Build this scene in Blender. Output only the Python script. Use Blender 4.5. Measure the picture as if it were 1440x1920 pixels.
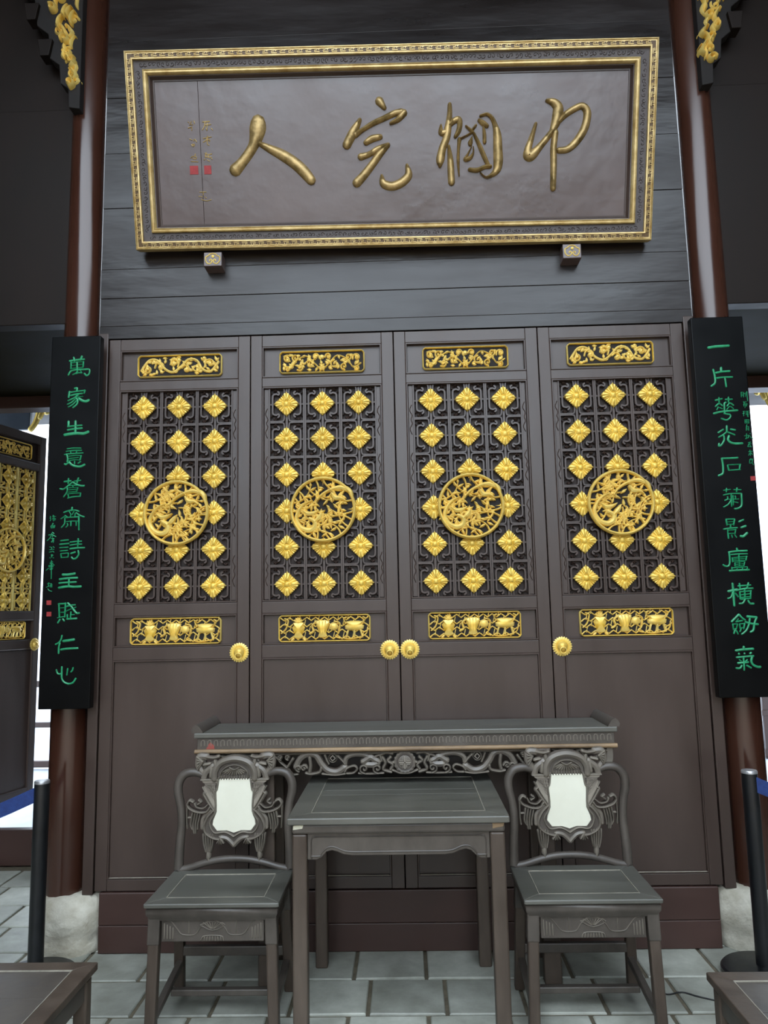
import bpy, math, random
from mathutils import Vector, Matrix
R = math.radians
for o in list(bpy.data.objects): bpy.data.objects.remove(o, do_unlink=True)
sc = bpy.context.scene
COL = sc.collection

# ------------------------------------------------------------------ camera, sky, exposure
CAM = Vector((0.0336, -3.5045, 1.4239)); YAW, PITCH, ROLL, FPX = 0.02665, 0.13345, -0.02015, 1441.0
fw = Vector((-math.sin(YAW)*math.cos(PITCH), math.cos(YAW)*math.cos(PITCH), math.sin(PITCH)))
rt = Vector((math.cos(YAW), math.sin(YAW), 0)); up = rt.cross(fw)
rt2 = rt*math.cos(ROLL) + up*math.sin(ROLL); up2 = -rt*math.sin(ROLL) + up*math.cos(ROLL)
cd = bpy.data.cameras.new('camera'); cam = bpy.data.objects.new('camera', cd); COL.objects.link(cam)
m3 = Matrix((rt2, up2, -fw)).transposed()
cam.matrix_world = Matrix.Translation(CAM) @ m3.to_4x4()
cd.sensor_fit = 'VERTICAL'; cd.sensor_height = 36.0; cd.lens = FPX*36.0/1920.0; cd.clip_start = 0.05
sc.camera = cam
sc.view_settings.view_transform = 'Standard'; sc.view_settings.look = 'None'
sc.view_settings.gamma = 1.0; sc.view_settings.use_curve_mapping = False
sc.view_settings.exposure = 2.65
w = bpy.data.worlds.new('sky'); sc.world = w; w.use_nodes = True
bg = w.node_tree.nodes['Background']; bg.inputs[0].default_value = (0.78, 0.89, 1.0, 1); bg.inputs[1].default_value = 1.0

def on_y(px, py, Y):            # where the line of sight through a measured photo point meets the upright plane y = Y
    d = fw + rt2*((px-720)/FPX) - up2*((py-960)/FPX)
    return CAM + d*((Y-CAM.y)/d.y)
def on_plane(px, py, p0, n):
    d = fw + rt2*((px-720)/FPX) - up2*((py-960)/FPX)
    return CAM + d*((p0-CAM).dot(n)/d.dot(n))

# ------------------------------------------------------------------ materials
def lin(h):
    c = [int(h[i:i+2], 16)/255 for i in (0, 2, 4)]
    return tuple((x/12.92 if x <= .04045 else ((x+.055)/1.055)**2.4) for x in c) + (1,)
def mat(name, c1, c2=None, rough=.5, r2=None, metal=0., scale=6., stretch=(1, 1, 1), bump=0., bscale=None, spec=.5, detail=6., rnd=0., coat=0., c3=None, dist=.002, edge=None):
    m = bpy.data.materials.new(name); m.use_nodes = True; nt = m.node_tree; N = nt.nodes; L = nt.links
    p = N['Principled BSDF']; p.inputs['Metallic'].default_value = metal; p.inputs['Specular IOR Level'].default_value = spec
    p.inputs['Coat Weight'].default_value = coat; p.inputs['Coat Roughness'].default_value = .25
    tc = N.new('ShaderNodeTexCoord'); mp = N.new('ShaderNodeMapping'); mp.inputs['Scale'].default_value = stretch
    geo = N.new('ShaderNodeNewGeometry'); L.new(geo.outputs['Position'], mp.inputs['Vector'])
    nz = N.new('ShaderNodeTexNoise'); nz.inputs['Scale'].default_value = scale; nz.inputs['Detail'].default_value = detail; nz.inputs['Roughness'].default_value = .62
    L.new(mp.outputs[0], nz.inputs['Vector'])
    cr = N.new('ShaderNodeValToRGB'); e = cr.color_ramp.elements
    e[0].position = .3; e[1].position = .72; e[0].color = c1; e[1].color = c2 or c1
    if c3:
        x = e.new(.82); x.color = c3
    L.new(nz.outputs['Fac'], cr.inputs[0]); colo = cr.outputs[0]
    if rnd:
        oi = N.new('ShaderNodeObjectInfo'); hs = N.new('ShaderNodeHueSaturation')
        mr = N.new('ShaderNodeMapRange'); mr.inputs['To Min'].default_value = 1-rnd; mr.inputs['To Max'].default_value = 1+rnd
        L.new(oi.outputs['Random'], mr.inputs['Value']); L.new(mr.outputs[0], hs.inputs['Value']); L.new(colo, hs.inputs['Color']); colo = hs.outputs[0]
    if edge:
        er = N.new('ShaderNodeMapRange'); er.inputs['From Min'].default_value = .51; er.inputs['From Max'].default_value = .63; er.inputs['To Max'].default_value = .75  # pale ridges put into the colour: wear, plus highlights on the carvings
        mx = N.new('ShaderNodeMix'); mx.data_type = 'RGBA'; L.new(geo.outputs['Pointiness'], er.inputs['Value']); L.new(er.outputs[0], mx.inputs[0])
        L.new(colo, mx.inputs[6]); mx.inputs[7].default_value = edge; colo = mx.outputs[2]
    L.new(colo, p.inputs['Base Color'])
    mr = N.new('ShaderNodeMapRange'); mr.inputs['From Min'].default_value = .3; mr.inputs['From Max'].default_value = .7
    mr.inputs['To Min'].default_value = rough; mr.inputs['To Max'].default_value = rough if r2 is None else r2
    L.new(nz.outputs['Fac'], mr.inputs['Value']); L.new(mr.outputs[0], p.inputs['Roughness'])
    if bump:
        n2 = N.new('ShaderNodeTexNoise'); n2.inputs['Scale'].default_value = bscale or scale*4; n2.inputs['Detail'].default_value = 4
        L.new(mp.outputs[0], n2.inputs['Vector']); b = N.new('ShaderNodeBump'); b.inputs['Strength'].default_value = bump; b.inputs['Distance'].default_value = dist
        L.new(n2.outputs['Fac'], b.inputs['Height']); L.new(b.outputs[0], p.inputs['Normal'])
    return m
M = {}
M['lacquer'] = mat('brown_lacquer', lin('352924'), lin('463832'), .3, .46, scale=3, stretch=(1, 1, .25), bump=.35, bscale=9, dist=.005, spec=.5)
M['lintel'] = mat('dark_lacquer_boards', lin('1b1716'), lin('251f1e'), .2, .44, scale=2.5, stretch=(.35, 1, 1.4), bump=.6, bscale=4, dist=.016, rnd=.1, spec=.42)
M['threshold'] = mat('brown_threshold', lin('331f19'), lin('432d27'), .4, .6, scale=3, stretch=(.4, 1, 1.3), bump=.3, bscale=10)
M['column'] = mat('column_lacquer', lin('351d15'), lin('442a20'), .14, .3, scale=3, stretch=(1, 1, .2), bump=.5, bscale=5, dist=.006, spec=.6)
M['darkwall'] = mat('dark_wood_wall', lin('17120f'), lin('1f1815'), .45, .6, scale=3, stretch=(1, 1, .4), bump=.2, spec=.15)
M['soffit'] = mat('soffit_boards', lin('1a170c'), lin('231f0e'), .6, .7, scale=3, bump=.2, spec=.06)  # olive tint puts the reflected yellow-green light into the base colour
M['black'] = mat('black_lacquer', lin('040506'), lin('08090a'), .3, .42, scale=4, bump=.12, bscale=6, spec=.12)
M['green'] = mat('green_paint', lin('12784a'), lin('2b9c6c'), .35, .45, scale=40)
M['red'] = mat('red_seal', lin('84191c'), lin('9a2a2a'), .6, scale=60)
M['gold'] = mat('bright_gold_paint', lin('cc9d2a'), lin('ecc650'), .32, .44, metal=.25, scale=30, bump=.2, bscale=90, dist=.001, edge=lin('fff0a0'))
M['goldflower'] = mat('flower_gold_paint', lin('cfa636'), lin('eccb60'), .34, .46, metal=.25, scale=26, bump=.2, bscale=90, dist=.001, rnd=.08, edge=lin('fbe690'))
M['oldgold'] = mat('antique_gold', lin('6d5a33'), lin('b89c68'), .3, .46, metal=.55, scale=24, bump=.6, bscale=40, dist=.003)
M['framegold'] = mat('frame_gold', lin('a5864c'), lin('dcc68f'), .34, .45, metal=.4, scale=18, bump=.1)
M['keyground'] = mat('frame_brown_ground', lin('4a3417'), lin('5b4420'), .5, scale=20)
M['plaque'] = mat('plaque_panel', lin('483a38'), lin('5a4b48'), .24, .44, scale=2.2, bump=.55, bscale=4, dist=.012, spec=.65)
M['band'] = mat('carved_band', lin('3b3433'), lin('4c4443'), .45, .6, scale=30, bump=.5, bscale=60)
M['wood'] = mat('old_rosewood', lin('3b3530'), lin('575049'), .34, .5, scale=9, stretch=(1, 1, .6), bump=.3, bscale=40, c3=lin('6a5e54'))
M['carve'] = mat('carved_rosewood', lin('352f2b'), lin('50473f'), .3, .46, scale=9, bump=.3, bscale=40, c3=lin('62564d'), edge=lin('989083'))
M['lattice'] = mat('lattice_ground', lin('261d1a'), lin('332823'), .5, .6, scale=5, bump=.2, spec=.3)  # darkened base colour stands for the shade between the lattice bars
M['woodleg'] = mat('worn_rosewood', lin('382d25'), lin('564a40'), .42, .6, scale=7, stretch=(1.5, 1.5, .35), bump=.35, bscale=40, c3=lin('705f4c'))
M['woodtop'] = mat('rosewood_top', lin('474640'), lin('605f58'), .3, .42, scale=5, stretch=(.5, 2, 1), bump=.15, bscale=30, spec=.6)  # lighter grey than the other wood: sky sheen on tops put into the colour
M['worn'] = mat('worn_edge_wood', lin('6b5640'), lin('a58a68'), .5, .65, scale=14, stretch=(.4, 1, 1), bump=.3)
M['marble'] = mat('white_marble', lin('d6d4c2'), lin('e2e1d0'), .3, .36, scale=5)
M['stone'] = mat('slate_tiles', lin('7e7f74'), lin('b0b2a8'), .36, .6, scale=6, bump=.5, bscale=16, rnd=.24, c3=lin('d6d8cf'), dist=.006, detail=9)
M['joint'] = mat('joint_mortar', lin('4c4638'), lin('6a6150'), .9, scale=30, bump=.5)
M['pale'] = mat('pale_stone', lin('a39c8a'), lin('d2cec0'), .7, .85, scale=11, bump=1.0, bscale=14, c3=lin('efede4'), dist=.015, detail=9)
M['blackmetal'] = mat('black_steel', lin('0e0f11'), lin('15171a'), .3, .4, scale=20)
M['capmetal'] = mat('cap_steel', lin('9a9a9c'), lin('b4b4b6'), .35, metal=.6)
M['blue'] = mat('blue_webbing', lin('06235c'), lin('0d3372'), .6, scale=60, bump=.4, bscale=200)
M['white'] = mat('white_render', lin('d8dae4'), lin('e8eaf0'), .8, scale=3)
M['cable'] = mat('black_rubber', lin('121212'), None, .6)
M['hole'] = mat('dark_ground_board', lin('0d0908'), lin('140e0c'), .8, scale=10)
M['nacre'] = mat('shell_chip', lin('b8b49a'), lin('e4e2cf'), .3, .4, scale=40)
M['dust'] = mat('pale_joint_dust', lin('7d786c'), lin('a09a8c'), .7, scale=30)
M['paving'] = mat('pale_paving', lin('aab4c0'), lin('c6cfda'), .6, scale=4, bump=.3)
M['granite'] = mat('pale_granite', lin('c4b09a'), lin('d8c6b2'), .7, .8, scale=4, bump=.3)
M['cream'] = mat('cream_render', lin('d6c3a8'), lin('e2d2ba'), .8, scale=3)
M['bluewood'] = mat('blue_grey_wood', lin('2b3440'), lin('3a4450'), .4, .5, scale=4)
M['redwax'] = mat('red_mark', lin('8a4038'), lin('9a4a40'), .7, scale=40)

# ------------------------------------------------------------------ mesh builder
def catmull(P, closed=False, n=5):
    if len(P) < 3 and not closed: return P
    out = []; k = len(P); rng = range(k if closed else k-1)
    for i in rng:
        if closed: a, b, c, d = P[(i-1) % k], P[i], P[(i+1) % k], P[(i+2) % k]
        else: a, b, c, d = P[max(i-1, 0)], P[i], P[i+1], P[min(i+2, k-1)]
        for j in range(n):
            t = j/n
            out.append(tuple(.5*((2*q) + (-p+r)*t + (2*p-5*q+4*r-s)*t*t + (-p+3*q-3*r+s)*t**3) for p, q, r, s in zip(a, b, c, d)))
    if not closed: out.append(P[-1])
    return out
PROF = {'dome': ((-1, 0), (-.72, .7), (0, 1), (.72, .7), (1, 0)), 'flat': ((-1, 0), (-.82, 1), (.82, 1), (1, 0)), 'ridge': ((-1, 0), (0, 1), (1, 0)), 'bar': ((-1, 0), (-1, .85), (-.8, 1), (.8, 1), (1, .85), (1, 0))}
def XZ(y0, ox=0, oz=0, s=1):            # frame on an upright plane: u along x, v along z, h towards the viewer
    return lambda u, v, h: (ox+u*s, y0-h, oz+v*s)
class MB:
    def __init__(s): s.v = []; s.f = []
    def add(s, V, F):
        b = len(s.v); s.v += [tuple(p) for p in V]; s.f += [tuple(i+b for i in f) for f in F]
    def box(s, x0, x1, y0, y1, z0, z1):
        s.add([(x, y, z) for x in (x0, x1) for y in (y0, y1) for z in (z0, z1)], [(0, 1, 3, 2), (4, 6, 7, 5), (0, 4, 5, 1), (2, 3, 7, 6), (0, 2, 6, 4), (1, 5, 7, 3)])
    def hexa(s, P): s.add(P, [(3, 2, 1, 0), (4, 5, 6, 7), (0, 1, 5, 4), (1, 2, 6, 5), (2, 3, 7, 6), (3, 0, 4, 7)])
    def stroke(s, P, w, h, F, prof='dome', closed=False, n=5, smooth=True, base=-.002, cap=.8):
        P = [p if len(p) > 2 else (p[0], p[1], w) for p in P]
        Q = catmull(P, closed, n) if smooth else P
        pr = PROF[prof]; k = len(pr); rows = []; m = len(Q)
        def tang(i):
            a = Q[(i-1) % m] if closed else Q[max(i-1, 0)]; b = Q[(i+1) % m] if closed else Q[min(i+1, m-1)]
            dx, dy = b[0]-a[0], b[1]-a[1]; l = math.hypot(dx, dy) or 1e-9
            return dx/l, dy/l
        def row(x, y, r, hh, tx, ty): rows.append([F(x-ty*r*a, y+tx*r*a, base+(hh-base)*b) for a, b in pr])
        for i, q in enumerate(Q):
            tx, ty = tang(i); r = max(q[2]/2, 1e-5)
            if i == 0 and not closed and cap:
                for a, g in ((cap, .18), (cap*.72, .72)): row(q[0]-tx*r*a, q[1]-ty*r*a, r*g, h*(.35+.6*g), tx, ty)
            row(q[0], q[1], r, h, tx, ty)
            if i == m-1 and not closed and cap:
                for a, g in ((cap*.72, .72), (cap, .18)): row(q[0]+tx*r*a, q[1]+ty*r*a, r*g, h*(.35+.6*g), tx, ty)
        V = [p for r_ in rows for p in r_]; Fc = []; nr = len(rows)
        for i in range(nr if closed else nr-1):
            j = (i+1) % nr
            for c in range(k-1): Fc.append((i*k+c, j*k+c, j*k+c+1, i*k+c+1))
        if not closed: Fc += [tuple(range(k)), tuple(reversed(range((nr-1)*k, nr*k)))]
        s.add(V, Fc)
    def prism(s, poly, h0, h1, F):
        n = len(poly); s.add([F(u, v, h0) for u, v in poly]+[F(u, v, h1) for u, v in poly], [tuple(reversed(range(n))), tuple(range(n, 2*n))]+[(i, (i+1) % n, n+(i+1) % n, n+i) for i in range(n)])
    def blob(s, poly, h, F, c=None, base=0.):
        n = len(poly); c = c or (sum(p[0] for p in poly)/n, sum(p[1] for p in poly)/n)
        V = []; Fc = []
        for t, hh in ((1, 0), (.9, .55), (.62, .88), (.3, 1)): V += [F(c[0]+(u-c[0])*t, c[1]+(v-c[1])*t, base+h*hh) for u, v in poly]
        V.append(F(c[0], c[1], base+h))
        for r_ in range(3): Fc += [(r_*n+i, r_*n+(i+1) % n, (r_+1)*n+(i+1) % n, (r_+1)*n+i) for i in range(n)]
        Fc += [(3*n+i, 3*n+(i+1) % n, 4*n) for i in range(n)]
        s.add(V, Fc)
    def lathe(s, prof, F, c=(0, 0), n=24, wave=None):
        V = []; Fc = []; k = len(prof)
        for i in range(n):
            a = 2*math.pi*i/n
            for j, (r_, h) in enumerate(prof):
                g = wave(i, j) if wave else 1
                V.append(F(c[0]+r_*g*math.cos(a), c[1]+r_*g*math.sin(a), h))
        for i in range(n):
            q = (i+1) % n
            for j in range(k-1): Fc.append((i*k+j, q*k+j, q*k+j+1, i*k+j+1))
        Fc.append(tuple(i*k+k-1 for i in range(n))); Fc.append(tuple(i*k for i in reversed(range(n))))
        s.add(V, Fc)
    def turned(s, prof, x, y, n=24):                # a body of revolution about a vertical axis, profile (radius, z)
        s.lathe(prof, lambda u, v, h: (u, v, h), (x, y), n)
    def tube(s, P, r, n=10, smooth=True, closed=False, sub=5):
        P = [tuple(p)+((r,) if len(p) == 3 else ()) for p in P]
        Q = catmull(P, closed, sub) if smooth else P
        m = len(Q); V = []; Fc = []; pu = None
        for i in range(m):
            a = Vector(Q[(i-1) % m if closed else max(i-1, 0)][:3]); b = Vector(Q[(i+1) % m if closed else min(i+1, m-1)][:3]); t = (b-a).normalized()
            if pu is None: pu = t.orthogonal().normalized()
            pu = (pu-t*pu.dot(t)).normalized(); pv = t.cross(pu); c = Vector(Q[i][:3])
            V += [c+(pu*math.cos(2*math.pi*j/n)+pv*math.sin(2*math.pi*j/n))*Q[i][3] for j in range(n)]
        for i in range(m if closed else m-1):
            q = (i+1) % m; Fc += [(i*n+j, i*n+(j+1) % n, q*n+(j+1) % n, q*n+j) for j in range(n)]
        if not closed: Fc += [tuple(reversed(range(n))), tuple(range((m-1)*n, m*n))]
        s.add(V, Fc)
    def sweep(s, x0, x1, z0, z1, prof, F):          # mitred frame; prof = [(inset, height)]
        V = []; k = len(prof)
        for i, h in prof: V += [F(x0+i, z0+i, h), F(x1-i, z0+i, h), F(x1-i, z1-i, h), F(x0+i, z1-i, h)]
        s.add(V, [(a*4+b, a*4+(b+1) % 4, (a+1)*4+(b+1) % 4, (a+1)*4+b) for a in range(k-1) for b in range(4)])
    def mesh(s, name, m, o=(0, 0, 0), smooth=True, ang=38):
        me = bpy.data.meshes.new(name); me.from_pydata([(x-o[0], y-o[1], z-o[2]) for x, y, z in s.v], [], s.f); me.materials.append(M[m])
        import bmesh
        bm = bmesh.new(); bm.from_mesh(me); bmesh.ops.recalc_face_normals(bm, faces=bm.faces); bm.to_mesh(me); bm.free()
        if smooth:
            me.polygons.foreach_set('use_smooth', [True]*len(me.polygons)); me.set_sharp_from_angle(angle=R(ang))
        me.update(); return me
    def build(s, name, m, parent=None, bev=0., smooth=True, ang=38, kind=None, rel=True):
        o = parent_origin(parent) if (parent is not None and rel) else (0, 0, 0)
        ob = bpy.data.objects.new(name, s.mesh(name, m, o, smooth, ang)); COL.objects.link(ob); ob.parent = parent
        if bev: bevel(ob, bev)
        if kind: ob['kind'] = kind
        return ob
def bevel(ob, w, seg=2):
    b = ob.modifiers.new('bevel', 'BEVEL'); b.width = w; b.segments = seg; b.limit_method = 'ANGLE'; b.angle_limit = R(40); b.harden_normals = False
def parent_origin(p):
    o = Vector((0, 0, 0))
    while p is not None: o += p.location; p = p.parent
    return o
def tag(o, label, cat, group=None, kind=None):
    o['label'] = label; o['category'] = cat
    if group: o['group'] = group
    if kind: o['kind'] = kind
    return o
def thing(name, loc, label, cat, group=None, kind=None):
    o = bpy.data.objects.new(name, None); COL.objects.link(o); o.location = loc; o.empty_display_size = .1
    return tag(o, label, cat, group, kind)
def inst(name, me, parent, loc, rot=None, bev=0):
    o = bpy.data.objects.new(name, me); COL.objects.link(o); o.parent = parent; o.location = loc
    if rot: o.rotation_euler = rot
    if bev: bevel(o, bev)
    return o
def bx(name, m, parent, x0, x1, y0, y1, z0, z1, bev=.002, kind=None):
    b = MB(); b.box(min(x0, x1), max(x0, x1), y0, y1, z0, z1); return b.build(name, m, parent, bev, smooth=False, kind=kind)
def copy_tree(o, parent=None):
    c = o.copy(); COL.objects.link(c); c.parent = parent
    for ch in list(o.children): copy_tree(ch, c)
    return c
def struct(o, label=None, cat=None):
    o['kind'] = 'structure'
    if label: o['label'] = label; o['category'] = cat
    return o
def spiral(cx, cy, r0, turns, a0, sgn=1, n=9, r1=.15):
    return [(cx+(r0*(1-t)+r0*r1*t)*math.cos(a0+sgn*turns*2*math.pi*t), cy+(r0*(1-t)+r0*r1*t)*math.sin(a0+sgn*turns*2*math.pi*t)) for t in [i/(n-1) for i in range(n)]]

# ------------------------------------------------------------------ the setting: floor
fl = MB(); fl.box(-6, 6, -11.5, 9, -.2, -.008)
floor = struct(fl.build('floor', 'joint', smooth=False), 'grey slate tile floor with tan mortar joints', 'floor')
rnd = random.Random(4)
PX, PY = .288, .276
tiles = []
for v_ in range(4):
    b = MB(); q = [rnd.uniform(-.0015, .0015) for _ in range(4)]; hx, hy, c = PX/2-.0075, PY/2-.0075, .004
    low = [(-hx, -hy), (hx, -hy), (hx, hy), (-hx, hy)]
    V = [(x, y, -.02) for x, y in low]+[(x, y, -.004+q[i]) for i, (x, y) in enumerate(low)]+[(x*(1-c/hx), y*(1-c/hy), q[i]) for i, (x, y) in enumerate(low)]
    b.add(V, [(8, 9, 10, 11)]+[(i, (i+1) % 4, 4+(i+1) % 4, 4+i) for i in range(4)]+[(4+i, 4+(i+1) % 4, 8+(i+1) % 4, 8+i) for i in range(4)])
    tiles.append(b.mesh('floor_tile', 'stone', smooth=False))
cnt = 0
for r_ in range(-6, 5):
    y = -.252-PY*(r_+.5)*-1 + 0 if False else -.252+PY*(r_+.5)
    off = (-.210 if (r_ % 2) == 0 else -.141)+PX/2
    for c_ in range(-13, 13):
        x = off+c_*PX
        if abs(x) > 3.4 or (r_ >= 1 and abs(x) < 1.25): continue
        inst('floor_tile', rnd.choice(tiles), floor, (x, y, rnd.uniform(-.0012, .0012)), (0, 0, rnd.choice((0, math.pi)))); cnt += 1

# ------------------------------------------------------------------ the setting: walls
def lintel():
    e = thing('wall_back', (0, .02, 2.76), 'dark lacquered board wall above the four doors', 'wall', kind='structure')
    zs = [2.762, 2.826, 2.966, 3.114, 3.43, 3.72, 4.02, 4.33, 4.64, 5.2]
    for i in range(len(zs)-1):
        bx('wall_plank', 'lintel', e, -1.41, 1.41, .0+(.002 if i % 2 else 0), .06, zs[i]+.0007, zs[i+1]-.0007, .0015)
    bx('wall_lining', 'hole', e, -1.41, 1.41, .058, .08, 0, 5.2, 0)  # unseen board added behind the doors to stop light leaking through the seams
lintel()
for sx, nm in ((-1, 'left'), (1, 'right')):
    e = thing('wall_'+nm, (sx*2.8, .05, 2.85), 'dark wood wall above the %s passage' % nm, 'wall', kind='structure')
    bx('upper_panel', 'darkwall', e, sx*1.5, sx*4.3, .03, .09, 3.98, 5.2, .004)
    bx('upper_panel', 'darkwall', e, sx*1.5, sx*4.3, .01, .09, 2.85, 3.975, .004)
    b = MB(); b.box(min(sx*1.42, sx*4.3), max(sx*1.42, sx*4.3), .09, 1.3, 2.852, 2.9)
    struct(b.build('trim_1' if sx < 0 else 'trim_2', 'soffit', smooth=False), 'boarded ceiling over the %s passage' % nm, 'ceiling')
    # rear wall with its doorway
    e = thing('wall_rear_'+nm, (sx*2.2, 1.22, 0), 'rear wall with a doorway at the end of the %s passage' % nm, 'wall', kind='structure')
    bx('wall_panel', 'darkwall', e, sx*.0, sx*1.62, 1.2, 1.28, 0, 2.85, 0)
    bx('wall_panel', 'darkwall', e, sx*2.78, sx*4.3, 1.2, 1.28, 0, 2.85, 0)
    bx('beam', 'threshold', e, sx*1.62, sx*2.78, 1.18, 1.3, 2.775, 2.853, .004)
    bx('threshold_board', 'threshold', e, sx*1.62, sx*2.78, 1.2, 1.26, 0, .205, .004)
    b = MB(); b.box(min(sx*4.3, sx*4.4), max(sx*4.3, sx*4.4), -11.4, 1.3, 0, 5.2)
    struct(b.build('wall_side_'+nm, 'darkwall', smooth=False), 'dark wood wall on the far %s of the hall' % nm, 'wall')
b = MB(); b.box(-4.6, 4.6, -2.0, 1.4, 5.2, 5.3)
struct(b.build('ceiling', 'darkwall', smooth=False), 'dark wooden ceiling of the hall', 'ceiling')
for nm, q in (('left', (-4.6, -3.0, -11.4, -2)), ('right', (3.0, 4.6, -11.4, -2))):
    b = MB(); b.box(q[0], q[1], q[2], q[3], 5.2, 5.3); struct(b.build('ceiling_'+nm, 'darkwall', smooth=False), 'dark roof on the %s side of the skywell' % nm, 'ceiling')  # unseen side roofs, added to narrow the opening to the sky
b = MB(); b.box(-4.4, 4.4, -11.4, -11.0, 0, 3.2)
struct(b.build('wall_front', 'cream', smooth=False), 'cream courtyard wall opposite the hall', 'wall')  # unseen wall added for reflections and warm bounce on doors and plaque
b = MB(); b.box(-4.3, 4.3, -11, -2.4, -.02, .004)
struct(b.build('floor_courtyard', 'granite', smooth=False), 'pale granite paving of the open courtyard', 'ground')  # unseen pale ground added to bounce light up and show in reflections
# jambs and threshold
for i, sx in enumerate((-1, 1)):
    struct(bx('trim_%d' % (3+i), 'lacquer', None, sx*1.364, sx*1.412, -.004, .06, .24, 2.79, .004), 'brown lacquered door jamb on the %s' % ('left', 'right')[i], 'jamb')
e = thing('threshold_wall', (0, .02, 0), 'brown lacquered threshold board under the four doors', 'threshold', kind='structure')
e.name = 'baseboard_back'
bx('board', 'threshold', e, -1.335, 1.335, -.006, .06, .115, .250, .005)
bx('board', 'threshold', e, -1.335, 1.335, -.0045, .06, 0, .1143, .004)

# ------------------------------------------------------------------ door leaves
CW = .17
def cell_mesh(m):
    b = MB(); F = XZ(0)
    for sx in (-1, 1):
        b.stroke([(sx*.081, -.085), (sx*.081, .085)], .008, .013, F, 'bar', smooth=False, cap=0)
        b.stroke([(sx*.052, 0), (sx*.083, 0)], .008, .010, F, 'bar', smooth=False, cap=0)
        for sz in (-1, 1):
            g = lambda P: [(sx*x, sz*z) for x, z in P]
            b.stroke(g([(.085, .0815), (.024, .0815), (.0125, .074), (.0105, .050)]), .0078, .011, F, 'bar', n=4)
            b.stroke(g([(.066, 0), (.066, .036), (.062, .047), (.049, .051), (.038, .047), (.035, .057), (.043, .063)]), .0092, .012, F, 'bar', n=4)
            b.stroke(g([(.064, .049), (.074, .058)]), .005, .008, F, 'dome', smooth=False)
            b.stroke(g([(.046, .068), (.054, .073), (.062, .067)]), .007, .006, F, 'dome', n=3)
            b.stroke(g([(.054, .064), (.054, .077)]), .006, .006, F, 'dome', smooth=False)
            if sx > 0: b.stroke(g([(0, .045), (0, .085)]), .012, .008, F, 'bar', smooth=False, cap=0)
    return b.mesh('lattice_cell', m)
def flower_mesh():
    b = MB(); n = 72; V = []; Fc = []; T = (1.0, .96, .8, .6, .4, .24, .13, .06)
    for t in T:
        for i in range(n):
            a = 2*math.pi*i/n; d = 1/(abs(math.cos(a))+abs(math.sin(a)))
            lob = 1+.05*math.cos(28*a)*(1 if abs(math.sin(2*a)) > .12 else 0)-.03*abs(math.sin(2*a))
            r_ = .061*(d**.92)*lob*t if t > .3 else .061*t
            petal = math.cos(4*a); vein = math.cos(28*a)
            if t > .97: h = 0
            elif t > .3: h = .009+.007*(1-t)+.006*petal*(1-abs(t-.55))+.0026*vein*t
            else: h = .012 + (.006 if t < .2 else -.003)
            V.append((r_*math.cos(a), -h, r_*math.sin(a)))
    V.append((0, -.0195, 0)); k = len(T)
    for j in range(k-1): Fc += [(j*n+i, j*n+(i+1) % n, (j+1)*n+(i+1) % n, (j+1)*n+i) for i in range(n)]
    Fc += [((k-1)*n+i, (k-1)*n+(i+1) % n, k*n) for i in range(n)]
    b.add(V, Fc); return b.mesh('flower', 'goldflower', ang=60)
def leaf_strokes(b, F, x, y, a, l, w, h):
    c, s = math.cos(a), math.sin(a)
    b.stroke([(x, y, w*.3), (x+c*l*.45, y+s*l*.45, w), (x+c*l, y+s*l, w*.15)], w, h, F, n=3, cap=.4)
def med_ring():
    b = MB(); F = XZ(0)
    b.stroke([(.145*math.cos(i*math.pi/12), .145*math.sin(i*math.pi/12)) for i in range(24)], .016, .018, F, 'dome', closed=True, n=3)
    return b.mesh('ring', 'gold')
def med_vines(seed):
    b = MB(); F = XZ(0); rr = random.Random(seed)
    for i in range(21):
        a = i*2*math.pi/21+rr.uniform(-.15, .15); x, y = .138*math.cos(a), .138*math.sin(a); d = a+math.pi+rr.uniform(-.5, .5); k = rr.choice((-1, 1))*rr.uniform(9, 17); P = [(x, y, .0105)]
        for s_ in range(7):
            x += .0165*math.cos(d); y += .0165*math.sin(d); d += k*.0165
            P.append((x, y, .0095-.0006*s_))
            if s_ in (1, 3, 5):
                sd = -1 if s_ == 3 else 1
                leaf_strokes(b, F, x, y, d+sd*(.9+rr.random()*.4), .024+rr.random()*.01, .0145, .014)
        b.stroke(P, .006, .013, F, n=2)
        leaf_strokes(b, F, x, y, d, .022, .014, .013)
    for i in range(26):
        a = rr.uniform(0, 6.28); q = .11*math.sqrt(rr.random()); leaf_strokes(b, F, q*math.cos(a), q*math.sin(a), rr.uniform(0, 6.28), .034, .015, .010)
    for i in range(9):
        a = rr.uniform(0, 6.28); q = .02+.07*rr.random(); x, y = q*math.cos(a), q*math.sin(a); d = rr.uniform(0, 6.28); k = rr.choice((-1, 1))*rr.uniform(14, 26); P = [(x, y, .006)]
        for s_ in range(6):
            x += .014*math.cos(d); y += .014*math.sin(d); d += k*.014
            if math.hypot(x, y) > .13: break
            P.append((x, y, .009))
            if s_ in (1, 3): leaf_strokes(b, F, x, y, d+(1 if s_ == 1 else -1), .026, .0135, .014)
        if len(P) > 2: b.stroke(P, .008, .014, F, n=2)
    return b.mesh('vine_carving', 'gold')
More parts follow.
